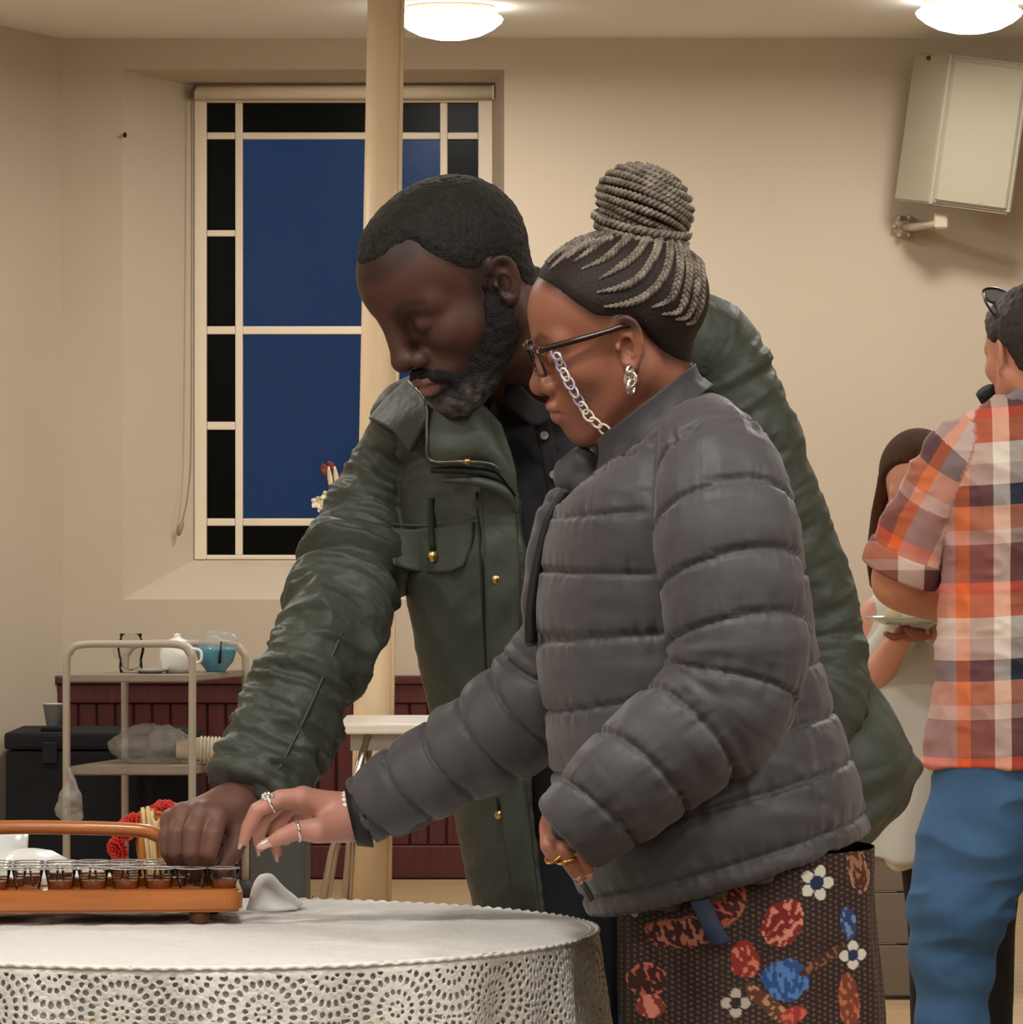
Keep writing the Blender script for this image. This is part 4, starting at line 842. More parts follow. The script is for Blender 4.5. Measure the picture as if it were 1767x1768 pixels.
for k, (px, py, rr, L) in enumerate(((1088, 642, .0055, .007), (1089, 655, .006, .0085), (1090, 668, .006, .0085))):
    p = P(px, py, 5.388 - .002 * k); s = np.array([1, 0, 0]) if k % 2 else nrm((.6, .8, 0)); tube('earring_link', [p + np.array([0, 0, 1]) * L * math.cos(a) + s * rr * math.sin(a) for a in np.linspace(0, 2 * math.pi, 19)], .0024, m_silver, er, 8, None, True)

# ---- puffer jacket
m_puff = mat('charcoal_quilted_nylon', '#4b484a', .5, spec=.35, sheen=.15, bump=(90, .15, .004), vary=('#434043', 6, 0))
tw = Limb([P(1128, 712, 5.46), P(1148, 775, 5.455), P(1163, 880, 5.45), P(1163, 1000, 5.45), P(1166, 1100, 5.45), P(1182, 1200, 5.45), P(1204, 1310, 5.45), P(1228, 1402, 5.45), P(1258, 1503, 5.45)],
          [.066, .105, .138, .152, .157, .158, .166, .172, .166], [.07, .14, .185, .178, .172, .175, .185, .2, .2], (1, 0, 0))
slN = Limb([P(1190, 742, 5.37), P(1236, 800, 5.305), P(1252, 910, 5.265), P(1268, 1050, 5.248), P(1272, 1150, 5.242), P(1240, 1225, 5.235), P(1165, 1285, 5.228), P(1075, 1360, 5.225), P(985, 1440, 5.232)],
           [.045, .068, .078, .075, .073, .071, .066, .06, .046], [.04, .06, .07, .068, .068, .066, .062, .056, .044], [(1, 0, -.3)] * 5 + [(.8, 0, -.8), (.6, 0, -1), (.6, 0, -1), (.6, 0, -1)], 34)
slF = Limb([P(1130, 800, 5.58), P(1080, 900, 5.63), P(1010, 1060, 5.655), P(945, 1190, 5.665), P(860, 1262, 5.668), P(740, 1335, 5.672), P(624, 1400, 5.678)],
           [.05, .068, .066, .066, .062, .053, .042], [.05, .062, .062, .062, .06, .052, .042], (.5, 0, 1), 30)
def quilt(L, p, off=0.):
    x = ((L + off) / p) % 1; e = np.minimum(x, 1 - x) * p
    return .5 * np.sin(np.pi * x) ** .6 + .5 * (1 - np.exp(-(e / .0032) ** 2))
def near_seam(L, p, off=0.): x = ((L + off) / p) % 1; return np.exp(-(np.minimum(x, 1 - x) * p / .016) ** 2)
def wjacket(p):
    dt, dn, df = tw(p)[0], slN(p)[0], slF(p)[0]; d = smin(smin(dt, df, .02), dn, .018)
    pl = (p - P(1123, 754, 5.46)) @ np.array([-.61, 0, .79]); pl = np.where(np.linalg.norm(p - P(1123, 745, 5.46), axis=1) < .14, pl, -1.)
    return smax(d, pl, .012)
def wjdisp(p):
    dt, Lt, at = tw(p); dn, Ln, an = slN(p); df, Lf, af = slF(p); which = np.argmin(np.stack([dt, dn, df]), 0)
    wr = vnoise(np.stack([p[:, 0] * 14, p[:, 1] * 14, p[:, 2] * 60], 1)) * .5 + vnoise(np.stack([p[:, 0] * 30 + p[:, 2] * 25, p[:, 1] * 30, p[:, 2] * 75], 1)) * .35
    side = np.exp(-((p[:, 0] - (.355 - .2 * (p[:, 2] - .88))) / .05) ** 2); seam = np.exp(-((p[:, 0] - (.352 - .2 * (p[:, 2] - .88))) / .005) ** 2) * (p[:, 1] < 5.45)
    pk = lambda a, L, k: .0022 * vnoise(np.stack([a * 9, L * 12, a * 0 + k], 1)) + .0012 * vnoise(np.stack([a * 18, L * 16, a * 0 + k], 1))
    et = .0085 * quilt(Lt, .066, .012) - .004 + pk(at * 1.6, Lt, 1.) * near_seam(Lt, .066, .012) + .0042 * wr * (.35 + side) - .004 * seam
    el = np.exp(-((Ln - .36) / .07) ** 2)
    wn = vnoise(np.stack([an * 1.3 + Ln * 9, Ln * 34, an * 0], 1)) * .6 + vnoise(np.stack([an * 2.2 - Ln * 14, Ln * 62, an * 0 + 5], 1)) * .35
    Lq = Ln + .014 * np.sin(an + .5); en = .009 * quilt(Lq, .066, .048) - .004 + pk(an, Ln, 4.) * near_seam(Lq, .066, .048) + .004 * wn * (.5 + el)
    wf = vnoise(np.stack([af * 1.2 + Lf * 9, Lf * 36, af * 0 + 3], 1))
    ef = .0075 * quilt(Lf + .008 * np.sin(af * 2 + 1), .054, .02) - .004 + .0045 * wf
    d2 = np.sort(np.stack([dt, dn, df]), 0); g = np.exp(-((d2[1] - d2[0]) / .007) ** 2)
    return np.choose(which, [et, en, ef]) * np.clip((d2[1] - d2[0]) / .02, .25, 1) - .004 * g
jk = sculpt('puffer_jacket', wjacket, (-.24, 5.13, .75), (.48, 5.76, 1.4), .0034, m_puff, woman, disp=wjdisp)
def ringband(c0, c1, u, v, a0, b0, a1, b1, t0, t1, n=40):
    g = []
    for k in range(7):
        f = k / 6; c = c0 * (1 - f) + c1 * f; a = a0 + (a1 - a0) * f; b = b0 + (b1 - b0) * f; g.append([c + u * a * math.cos(t) + v * b * math.sin(t) for t in np.linspace(t0, t1, n)])
    return g
m_coll = mat('dark_collar_nylon', '#3d3a3c', .55, spec=.3, bump=(90, .15, .004))
uC = nrm(P(1192, 640, 5.46) - P(1030, 772, 5.46)); vC = np.array([0, -1., 0])
patch('collar', ringband(P(1124, 752, 5.46), P(1113, 699, 5.46), uC, vC, .086, .08, .07, .07, -2.75, 2.75), m_coll, jk, 80, 14, .012, lambda u, v: .004 * np.sin(v * math.pi) + .0015 * np.sin(u * 60) * (v < .4))
# far collar tip and front zip
sculpt('collar_tip', lambda p: smin(smin(ell(p, P(984, 822, 5.5), (.019, .02, .024)), ell(p, P(1006, 796, 5.49), (.017, .02, .017)), .012), ell(p, P(1012, 830, 5.49), (.018, .02, .026)), .01), P(984, 822, 5.5) - .06, P(984, 822, 5.5) + .07, .003, m_puff, jk, disp=lambda p: .002 * vnoise(p * 70))
m_zip = mat('black_zip_tape', '#151415', .5)
zp = [(1000, 846), (985, 872), (968, 905), (945, 985), (928, 1060), (922, 1110)]
zo = (34, 36, 34, 26, 14, 2)
tube('zip', [P(x - .55 * o - 4, y, 5.435) for (x, y), o in zip(zp, zo)], .0065, m_zip, jk, 8, 30)
patch('front_placket', [[P(x - 1.15 * o, y + 6, 5.49) for (x, y), o in zip(zp, zo)], [P(x - .9 * o, y, 5.465) for (x, y), o in zip(zp, zo)], [P(x - .6 * o, y, 5.455) for (x, y), o in zip(zp, zo)]], m_puff, jk, 40, 8, .012, lambda u, v: .005 * np.abs(np.sin(u * 15)) * np.sin(v * 3.1))
tube('cuff', [slF.p[-1] + (.006, 0, -.004), slF.p[-1] - (.012, 0, .008)], [.041, .035], m_zip, jk, 20)
tube('hem_edge', [P(1000, 1520, 5.31), P(1012, 1535, 5.30), P(1022, 1555, 5.30)], .004, m_puff, jk, 6, 8)

# ---- patterned dress and its blue tie
def dress():
    nu, nv = 520, 250; V = []; cols = []
    zs = np.concatenate([np.linspace(.86, .64, 210), np.linspace(.636, .16, 40)]); th = np.linspace(0, 2 * np.pi, nu, endpoint=False)
    for z in zs:
        f = np.clip((.86 - z) / .7, 0, 1); a = .147 + .01 * f; b = .17 + .02 * f; cx_ = .268 + .012 * np.sin(f * 3)
        fold = .004 * np.sin(th * 9 + 2 * f) * np.clip(f * 5, .1, 1) + .0035 * vnoise(np.stack([np.cos(th) * 3, np.sin(th) * 3, th * 0 + z * 9], 1))
        V.append(np.stack([cx_ + (a + fold) * np.cos(th), 5.45 + (b + fold) * np.sin(th), np.full(nu, z)], 1))
    V = np.vstack(V); Q = [(i * nu + j, (i + 1) * nu + j, (i + 1) * nu + (j + 1) % nu, i * nu + (j + 1) % nu) for i in range(nv - 1) for j in range(nu)]
    # the printed pattern: dotted brown ground, red and brown leaves, white and blue flowers
    TH = np.tile(th, nv); u = np.where(np.sin(TH) < 0, V[:, 0], .268 + .147 * np.cos(TH) + .45); v = V[:, 2]
    c = np.tile(lin('#2b1b19'), (len(V), 1)); 
    du = (u / .0068) % 1 - .5; dv = ((v / .0062) + .5 * (np.floor(u / .0068) % 2)) % 1 - .5
    c[(du ** 2 + dv ** 2) < .055] = lin('#6b5140')
    def px(x, y): p = P(x, y, 5.29); return p[0], p[2]
    def blob(x, y, w, h, ang, fill, spk=None, den=70., thr=.25, edge=None):
        cx_, cz = px(x, y); ca, sa = math.cos(ang), math.sin(ang); X = (u - cx_) * ca + (v - cz) * sa; Z = -(u - cx_) * sa + (v - cz) * ca
        w, h = w / 1550., h / 1550.; r = (X / w) ** 2 + (Z / h) ** 2 + .25 * vnoise(np.stack([u * 90, v * 90, u * 0 + x], 1)); m = r < 1
        c[m] = lin(fill)
        if spk: c[m & (vnoise(np.stack([X * 320, Z * 170, u * 0 + y], 1)) > thr)] = lin(spk)
        if edge: c[(r > .72) & (r < 1) & (vnoise(np.stack([u * 260, v * 260, u * 0], 1)) > -.1)] = lin(edge)
    def flower(x, y, r, cols_, n=5, ctr='#1c2c4d'):
        cx_, cz = px(x, y); X = (u - cx_) * 1550 / r; Z = (v - cz) * 1550 / r; rr = np.hypot(X, Z); a = np.arctan2(Z, X)
        m = rr < .55 + .5 * np.abs(np.cos(a * n / 2.)); c[m] = lin(cols_); c[rr < .42] = lin(ctr); c[m & (rr < .8) & (np.abs(np.cos(a * n / 2)) < .25)] = lin(ctr)
    blob(1250, 1562, 45, 32, .9, '#4a1a17', '#b9604a', edge='#b06a55'); blob(1180, 1612, 68, 26, .15, '#3a1614', '#b3715a', edge='#a65a48'); blob(1352, 1592, 32, 44, -.6, '#7d1f1c', '#d98a72', thr=.15)
    blob(1285, 1655, 24, 34, .2, '#8b2a22', '#d77a62', thr=.2); blob(1356, 1690, 40, 38, 0, '#274a80', '#4f7ab5', thr=.1); blob(1120, 1700, 34, 30, .5, '#3a1714', '#b5614c', edge='#c46a58')
    blob(1470, 1600, 14, 32, .2, '#2a3f6e', '#7487ab', thr=.3); blob(1490, 1510, 20, 40, .3, '#4f211a', '#9a6a50', edge='#b08a70'); blob(1330, 1735, 60, 14, -.7, '#5d3420', '#b58a60', thr=.2); blob(1470, 1735, 18, 50, .1, '#7a3a26', '#b86a48', thr=.2)
    blob(1125, 1745, 24, 22, 0, '#8a3528', '#d98b74', thr=.1); blob(1370, 1750, 24, 14, .3, '#97302a', '#c9604f', thr=.2); blob(1420, 1660, 46, 10, .5, '#43261e', '#8a5a40', thr=.2)
    flower(1412, 1526, 30, '#d9d4c4'); flower(1098, 1572, 20, '#cfc8bf', 4, '#2a1b22'); flower(1478, 1655, 24, '#d8d0c4', 4, '#22304d'); flower(1270, 1730, 24, '#b7ab9c', 4, '#2b1f1c')
    for k in range(60):                          # the same print all the way down and round
        x0, z0_ = rng.uniform(.1, .95), rng.uniform(.15, .675); p_ = (CX + F * x0 / 5.29, CY - F * (z0_ - H) / 5.29)
        if k % 4 == 0: flower(p_[0], p_[1], 26, '#d0c8ba')
        else: blob(p_[0], p_[1], rng.uniform(25, 60), rng.uniform(18, 36), rng.uniform(-1, 1), ('#7d1f1c', '#4a1a17', '#274a80')[k % 3], ('#d98a72', '#b3715a', '#4f7ab5')[k % 3], thr=.2)
    me = np_mesh('dress', V, Q); vcol(me, c); return link('dress', me, mat('printed_cotton', '#3a2420', .75, attr=True, bump=(180, .15, .001)), woman)
dr = dress()
m_navy = mat('navy_ribbon', '#1d2a46', .6)
patch('tie', [[P(1172, 1512, 5.285), P(1190, 1510, 5.283), P(1208, 1510, 5.283)], [P(1190, 1552, 5.27), P(1208, 1548, 5.267), P(1224, 1545, 5.268)], [P(1212, 1600, 5.262), P(1228, 1597, 5.26), P(1243, 1592, 5.262)], [P(1230, 1634, 5.262), P(1246, 1632, 5.26), P(1262, 1626, 5.264)]], m_navy, dr, 10, 24, .002)
# ==================================================================== MAN in the green jacket
HM = rot_head(57, 31, 3); sM = 1.09; oM = np.array([-.062, 5.8, 1.519])
gM = dict(cran_c=(-.006, 0, .04), cran_r=(.09, .077, .08), fore_c=(.033, 0, .042), fore_r=(.078, .067, .066), brow=.0135, nose=(.111, 0, -.034), ala=.0175, muz_r=(.03, .036, .027), ear=(-.01, .079, -.004), ear_t=.15, ear_o=.5, ear_s=.86, root=(.1, 0, .012), root_r=.011, lip=-.004)
man = empty('person', (.12, 6.08, 0), 'person in a dark green zip jacket with short hair and beard, bending to the tray', 'person')
LM = lambda p: (np.asarray(p) - oM) @ HM / sM
nkM = LM(P(945, 690, 5.98))
def mhead(q): return smin(head_sdf(q, gM), chain(q, [(-.02, 0, -.02), (-.045, 0, -.08), nkM], [.052, .055, .06]), .025)
SK_M = np.array(lin('#50342b')); SK_M2 = np.array(lin('#6a4a3e')); LIP_M = np.array(lin('#9c6a64'))
def mcol(q):
    qm = q.copy(); qm[:, 1] = np.abs(qm[:, 1]); c = np.tile(SK_M, (len(q), 1)) * (1 + .1 * vnoise(q * 40))[:, None]
    def mix(col, w): c[:] = c * (1 - w[:, None]) + np.array(col) * w[:, None]
    sm = lambda d, a: np.clip(1 - d / a, 0, 1)
    mix(LIP_M, sm(ell(q, (.097, 0, -.0755), (.01, .021, .0085)), .002) * .9); mix(LIP_M * .8, sm(ell(qm, (.1, .008, -.0615), (.01, .016, .008)), .002) * .7)
    mix(lin('#241712'), .7 * sm(chain(qm, [(.102, .014, .02), (.094, .034, .028), (.08, .054, .021)], [.003, .0045, .002]), .004))
    reg = chain(qm, [(.012, .078, .01), (.012, .074, -.03), (.02, .066, -.062), (.05, .045, -.092), (.078, .015, -.106), (.08, 0, -.108)], [.012, .017, .026, .03, .028, .028], .01)
    mix(lin('#241813'), .75 * sm(reg, .012)); mix(lin('#241813'), .7 * np.clip((q[:, 2] - np.interp(q[:, 0], [-.13, -.025, .0, .03, .045, .06, .1], [-.06, .0, .016, .02, .04, .065, .055])) / .012, 0, 1))
    mix(lin('#1c110d'), .8 * sm(chain(qm, [(.0925, .0225, -.0085), (.0935, .033, -.0115), (.0855, .046, -.0095)], [.001, .0014, .001]), .002)); return c
Vh, Qh = nets(mhead, (-.15, -.1, -.3), (.14, .1, .15), .0024)
parts = [(Vh * sM @ HM.T + oM, Qh, mcol(Vh))]
mf = [([P(374, 1412, 5.725), P(368, 1440, 5.705), P(361, 1472, 5.702), P(357, 1504, 5.722)], [.0135, .0122, .011, .008]),
      ([P(345, 1405, 5.722), P(332, 1436, 5.70), P(329, 1470, 5.698), P(338, 1506, 5.722)], [.0138, .0126, .0112, .008]),
      ([P(316, 1407, 5.73), P(304, 1438, 5.71), P(304, 1470, 5.71), P(317, 1500, 5.73)], [.013, .0118, .0105, .008]),
      ([P(297, 1418, 5.745), P(288, 1444, 5.73), P(289, 1470, 5.728), P(301, 1494, 5.74)], [.0115, .0105, .0095, .007]),
      ([P(412, 1412, 5.765), P(412, 1440, 5.75), P(402, 1472, 5.738), P(378, 1505, 5.728)], [.0165, .0145, .0122, .009])]
def mhand(p):
    d = chain(p, [P(455, 1345, 5.79), P(420, 1385, 5.785), P(400, 1395, 5.77)], [.03, .029, .029])
    for f in mf[:4]: d = smin(d, cone(p, P(402, 1394, 5.765), f[0][0], .024, .0142), .012)
    d = smin(d, cone(p, P(412, 1396, 5.775), mf[4][0][1], .023, .0148), .014)
    for f, r in mf: d = smin(d, chain(p, f, r), .0045)
    for f in mf[:4]: d = smin(d, sph(p, f[0][0] + (0, -.003, .002), .0115), .008)
    return d
a, b = P(255, 1320, 5.65), P(480, 1525, 5.8); Vr, Qr = nets(mhand, (a[0], 5.66, b[2]), (b[0], 5.84, a[2]), .002)
parts.append((Vr, Qr, SK_M2 * (1 + .12 * vnoise(Vr * 45))[:, None]))
def mbody(p):
    d = chain(p, [P(950, 720, 6.0), P(1030, 1000, 6.02), P(1080, 1280, 6.06), (.14, 6.1, .92)], [.06, .1, .1, .11], .03)
    for sx, fy in ((.04, 6.06), (.24, 6.14)):
        d = smin(d, chain(p, [(.14 + (sx - .14) * .8, 6.1, .88), (sx, 6.08, .48), (sx, 6.12, .09)], [.08, .055, .04]), .03); d = smin(d, cone(p, (sx, 6.14, .045), (sx - .06, 5.98, .035), .042, .034), .02)
    d = smin(d, chain(p, [P(800, 760, 6.0), P(694, 785, 6.015), P(638, 900, 6.0), P(603, 1005, 5.945), P(518, 1210, 5.84), P(440, 1362, 5.785)], [.03, .03, .03, .035, .035, .028]), .03)
    return smin(d, chain(p, [P(1060, 680, 6.05), P(1210, 630, 6.07), P(1382, 1010, 6.13), P(1405, 1150, 6.13), P(1345, 1320, 6.01)], [.03, .03, .03, .03, .026]), .03)
Vb, Qb = nets(mbody, (-.36, 5.72, -.01), (.46, 6.3, 1.5), .012); parts.append((Vb, Qb, SK_M))
mb_o = joined('body', parts, m_skin_m, man)
# hair and beard
def mhair(q):
    base = smin(ell(q, gM['cran_c'], gM['cran_r']), ell(q, gM['fore_c'], gM['fore_r']), .03); base = smin(base, chain(q, [(-.02, 0, -.02), (-.045, 0, -.08)], [.052, .055]), .025)
    ya = np.abs(q[:, 1]); zl = np.interp(q[:, 0], [-.13, -.08, -.045, -.025, .0, .014, .03, .045, .06, .075, .1], [-.05, -.045, -.035, .012, .026, .02, .03, .05, .078, .084, .08]) + .012 * np.clip((ya - .03) / .03, 0, 1) * (q[:, 0] > .055)
    return smax(base - .0005 - .0045 * np.clip((q[:, 2] - zl) / .022, 0, 1), (zl - q[:, 2]) * .7, .004)
sculpt('hair', mhair, (-.15, -.1, -.08), (.12, .1, .16), .0022, m_hair_m, man, None, HM * sM, oM, disp=lambda q: .0008 * vnoise(q * 200) + .0005 * vnoise(q * 330))
def mbeard(q):
    qm = q.copy(); qm[:, 1] = np.abs(qm[:, 1]); base = head_sdf(q, dict(gM, ear=(-.3, 0, 0)))
    reg = chain(qm, [(.012, .078, .0), (.012, .074, -.03), (.02, .066, -.062), (.05, .045, -.092), (.078, .015, -.106), (.08, 0, -.108)], [.01, .015, .024, .028, .026, .026], .01)
    mou = chain(qm, [(.106, 0, -.053), (.099, .02, -.057), (.086, .034, -.072), (.075, .037, -.092)], [.0075, .008, .0095, .014])
    return smax(base - .0008 - .005 * np.clip(-smin(reg, mou, .008) / .016, 0, 1), smin(reg, mou, .008), .004)
sculpt('beard', mbeard, (-.06, -.11, -.16), (.14, .11, .03), .0022, m_beard, man, lambda q: np.array(lin('#151211')) + (np.array(lin('#6b6562')) - np.array(lin('#151211'))) * (np.exp(-((q[:, 0] - .085) / .035) ** 2) * np.clip((-.078 - q[:, 2]) / .02, 0, 1) * np.clip(.6 + .6 * vnoise(q * 160), 0, 1))[:, None], HM * sM, oM, disp=lambda q: .0016 * vnoise(q * 130) + .001 * vnoise(q * 280))
# shirt, trousers
m_shirt = mat('black_cotton_shirt', '#1b1b1e', .8, bump=(60, .2, .003)); m_trs = mat('navy_black_trousers', '#10131c', .8, bump=(50, .2, .003))
tpts = [P(945, 668, 6.0), P(962, 760, 5.98), P(1000, 900, 5.98), P(1040, 1060, 6.0), P(1075, 1240, 6.05), P(1105, 1420, 6.1), P(1130, 1640, 6.12)]
tA = np.array([.085, .2, .232, .236, .236, .228, .222]); tB = np.array([.075, .112, .145, .14, .138, .145, .155])
shirt = Limb(tpts[:6] + [P(1118, 1500, 6.1)], np.append(tA[:6], .2) - .03, np.append(tB[:6], .12) - .034, (1, 0, 0))
so = sculpt('shirt', lambda p: shirt(p)[0], (-.2, 5.8, .74), (.42, 6.3, 1.46), .006, m_shirt, man, disp=lambda p: .004 * vnoise(np.stack([p[:, 0] * 25 + p[:, 2] * 8, p[:, 1] * 10, p[:, 2] * 14], 1)))
m_btn = mat('grey_button', '#8f8a83', .35); m_brass = mat('brass_snap', '#c8a96a', .3, 1.)
def button(px, py, Y, r, m, parent): lathe('button', [(0, .0025), (r * .5, .0022), (r * .75, .003), (r, .002), (r, -.002), (0, -.002)], tuple(P(px, py, Y)), m, parent, 14, rot=(math.pi / 2, 0, 0))
patch('shirt_placket', [[P(912, 705, 5.868), P(928, 760, 5.868), P(945, 850, 5.872), P(960, 1000, 5.88)], [P(944, 702, 5.866), P(958, 760, 5.866), P(972, 850, 5.87), P(985, 1000, 5.88)]], m_shirt, so, 30, 5, .004)
for x, y in ((928, 714), (940, 752), (956, 820)): button(x, y, 5.862, .0055, m_btn, so)
patch('shirt_collar', [[P(880, 640, 5.85), P(900, 665, 5.84), P(925, 690, 5.84), P(950, 700, 5.85)], [P(870, 690, 5.85), P(895, 715, 5.842), P(925, 735, 5.842), P(958, 715, 5.85)]], m_shirt, so, 16, 8, .005)
def trs(p):
    d = None
    for sx in (.045, .235): e = chain(p, [(.14 + (sx - .14) * .75, 6.11, .9), (sx, 6.09, .48), (sx, 6.11, .07)], [.1, .082, .065]); d = e if d is None else smin(d, e, .02)
    return smax(d, p[:, 2] - .95, .01)
sculpt('trousers', trs, (-.1, 5.9, -.02), (.4, 6.3, .98), .009, m_trs, man)
# jacket
m_grn = mat('waxed_dark_green_cotton', '#474c43', .5, spec=.4, vary=('#3d423a', 11, .1), bump=(38, .35, .008)); m_grn2 = mat('green_jacket_lining_grey', '#5b6157', .7)
tj = Limb(tpts, tA, tB, (1, 0, 0))
slR = Limb([P(735, 735, 6.01), P(694, 785, 6.015), P(638, 900, 6.0), P(603, 1005, 5.945), P(560, 1110, 5.87), P(518, 1210, 5.84), P(472, 1300, 5.81), P(437, 1366, 5.785)],
           [.04, .056, .053, .066, .066, .062, .06, .056], [.04, .05, .05, .06, .062, .06, .056, .052], (1, 0, .35), 32)
slL = Limb([P(1060, 640, 6.04), P(1210, 592, 6.07), P(1290, 745, 6.09), P(1338, 880, 6.11), P(1382, 1010, 6.13), P(1408, 1120, 6.14), P(1405, 1220, 6.1), P(1340, 1330, 6.0)],
           [.055, .062, .062, .062, .063, .066, .066, .055], [.05, .06, .062, .062, .062, .062, .06, .05], (1, 0, .3), 30)
ez = np.array([P(0, y, 5.87)[2] for y in (640, 700, 780, 855, 960, 1100, 1250, 1400, 1600)])[::-1]; ex = np.array([P(x, 0, 5.87)[0] for x in (800, 815, 862, 893, 903, 903, 905, 918, 936)])[::-1]
def mjacket(p):
    dt = tj(p)[0]; dt = smin(dt, cone(p, P(880, 655, 5.99), P(716, 728, 5.97), .055, .054), .03); dt = smin(dt, cone(p, P(960, 630, 6.02), P(1190, 592, 6.06), .055, .058), .03)
    op = np.maximum(np.maximum(np.interp(p[:, 2], ez, ex) - p[:, 0], p[:, 0] - .2), p[:, 1] - np.interp(p[:, 2], [.75, 1.0, 1.3], [6.06, 6.0, 5.96])); dt = smax(dt, -op, .006)
    dt = smax(dt, -cone(p, P(945, 560, 5.96), P(948, 720, 5.93), .062, .055), .01)
    return smin(smin(dt, slR(p)[0], .016), slL(p)[0], .02)
def mjdisp(p):
    dt = tj(p)[0]; dr, Lr, ar = slR(p); dl, Ll, al = slL(p); w = np.argmin(np.stack([dt, dr, dl]), 0); R = lambda a: 1 - 2 * np.abs(a)
    et = .0045 * R(vnoise(np.stack([p[:, 0] * 16 + p[:, 2] * 5, p[:, 1] * 9, p[:, 2] * 6], 1))) + .002 * R(vnoise(np.stack([p[:, 0] * 30 - p[:, 2] * 20, p[:, 1] * 15, p[:, 2] * 22], 1)))
    def slv(L, a, k): return .006 * R(vnoise(np.stack([a * .75 + L * 10, L * 26, a * 0 + k], 1))) + .005 * R(vnoise(np.stack([a * 1.0 - L * 16, L * 48, a * 0 + k + 9], 1))) + .002 * R(vnoise(np.stack([a * 2 + L * 20, L * 95, a * 0 + k + 4], 1)))
    er = slv(Lr, ar, 2.) * np.clip(Lr / .1, .4, 1) + .012 * np.exp(-((Lr - .205) / .02) ** 2) - .012 * np.exp(-((Lr - .236) / .011) ** 2) + .004 * np.exp(-((Lr - slR.L[-1] + .03) / .006) ** 2)
    elv = .5 * slv(Ll, al, 6.); d2 = np.sort(np.stack([dt, dr, dl]), 0); g = np.exp(-((d2[1] - d2[0]) / .006) ** 2)
    return np.choose(w, [et, er, elv]) - .003 * g
mj = sculpt('green_jacket', mjacket, (-.38, 5.68, .72), (.48, 6.32, 1.56), .0036, m_grn, man, disp=mjdisp)
def front(px, py, dy=0.):                          # a point on the front of the jacket under a photo pixel
    c = np.array([0, 0, H]); v = nrm(P(px, py, 5.8) - c); t = 5.5
    for _ in range(60):
        p = c + v * t; d = min(float(tj(p[None])[0][0]), float(slR(p[None])[0][0])); t += d * .7
        if abs(d) < 4e-4: break
    if abs(p[1] - 5.87) > .16: p = P(px, py, 5.88)
    return p + np.array([0, -.004 - dy, 0])
fgrid = lambda g, dy=0.: [[front(x, y, dy) for x, y in r] for r in g]
fp = patch('pocket_flap', fgrid([[(672, 912), (720, 914), (770, 910), (818, 900)], [(674, 945), (720, 948), (770, 946), (814, 938)], [(680, 975), (720, 986), (770, 988), (800, 978)]], .003), m_grn, mj, 30, 16, .006, lambda u, v: .002 * np.sin(v * 3) + .0015 * np.sin(u * 20) * v)
q = front(748, 960, .008); lathe('button', [(0, .004), (.004, .0035), (.0075, .001), (.0075, -.002), (0, -.002)], tuple(q), m_brass, fp, 14, rot=(math.pi / 2, 0, 0))
tube('strap_and_shadow_strip', [front(745, 860, .006), front(746, 905, .007), front(748, 950, .008)], [.004, .005, .004], mat('dark_green_strap_and_shadow', '#1c211d', .7), mj, 8, 10, False, .4)  # dark strap also standing in for the shadow strip below the collar
for x, y in ((857, 1000), (863, 1406)):
    q = front(x, y, .004); lathe('button', [(0, .004), (.004, .0035), (.0065, .001), (.0065, -.002), (0, -.002)], tuple(q), m_brass, mj, 14, rot=(math.pi / 2, 0, 0))
patch('front_placket', fgrid([[(832, 840), (838, 980), (842, 1120), (852, 1260), (868, 1400), (890, 1580)], [(862, 838), (868, 980), (872, 1120), (880, 1260), (892, 1400), (915, 1580)], [(888, 850), (897, 980), (897, 1120), (900, 1260), (912, 1400), (932, 1580)]], .003), m_grn, mj, 60, 10, .007, lambda u, v: .0022 * np.sin(u * 46 + v * 3) * np.sin(v * 3.1))
tube('seam', [front(x, y, -.001) for x, y in ((592, 1090), (560, 1165), (524, 1245), (478, 1335))], .002, m_grn, mj, 6, 24)
tube('seam', [front(x, y, .0) for x, y in ((672, 905), (740, 907), (822, 893))], .0022, m_grn, mj, 6, 16)
# stand-up collar, opened and folded down, zip along its edge
patch('collar', [[P(734, 690, 5.83), P(778, 690, 5.815), P(826, 700, 5.82), P(862, 735, 5.83)], [P(738, 730, 5.815), P(790, 735, 5.80), P(842, 748, 5.805), P(880, 785, 5.822)], [P(738, 768, 5.812), P(790, 775, 5.795), P(850, 782, 5.80), P(888, 818, 5.815)], [P(742, 797, 5.82), P(790, 800, 5.805), P(852, 806, 5.808), P(897, 862, 5.825)]], m_grn, mj, 30, 24, .01, lambda u, v: .003 * np.sin(u * 9) * np.sin(v * 5))
tube('collar_zip', [P(739, 700, 5.812), P(738, 760, 5.805), P(744, 795, 5.808), P(795, 797, 5.796), P(850, 802, 5.80), P(876, 830, 5.812)], .0024, mat('antique_zip', '#6b675c', .35, .8), mj, 6, 30)
m_gdk = mat('dark_green_gap_shade_and_seam', '#20241f', .7)  # dark green for the painted collar gap shade and for the placket seam
tube('collar_gap_shade', [P(745, 812, 5.822), P(800, 812, 5.812), P(855, 822, 5.815), P(886, 856, 5.828)], [.006, .009, .009, .005], m_gdk, mj, 8, 24, False, .6)  # dark tube stands in for shade in the gap under the collar
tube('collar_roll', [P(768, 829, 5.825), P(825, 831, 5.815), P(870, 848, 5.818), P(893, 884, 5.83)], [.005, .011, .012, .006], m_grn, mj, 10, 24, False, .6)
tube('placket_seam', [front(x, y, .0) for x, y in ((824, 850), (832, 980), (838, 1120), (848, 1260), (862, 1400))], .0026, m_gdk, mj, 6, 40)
tube('zip_pull', [P(800, 796, 5.79), P(812, 797, 5.788)], .004, m_brass, mj, 6)
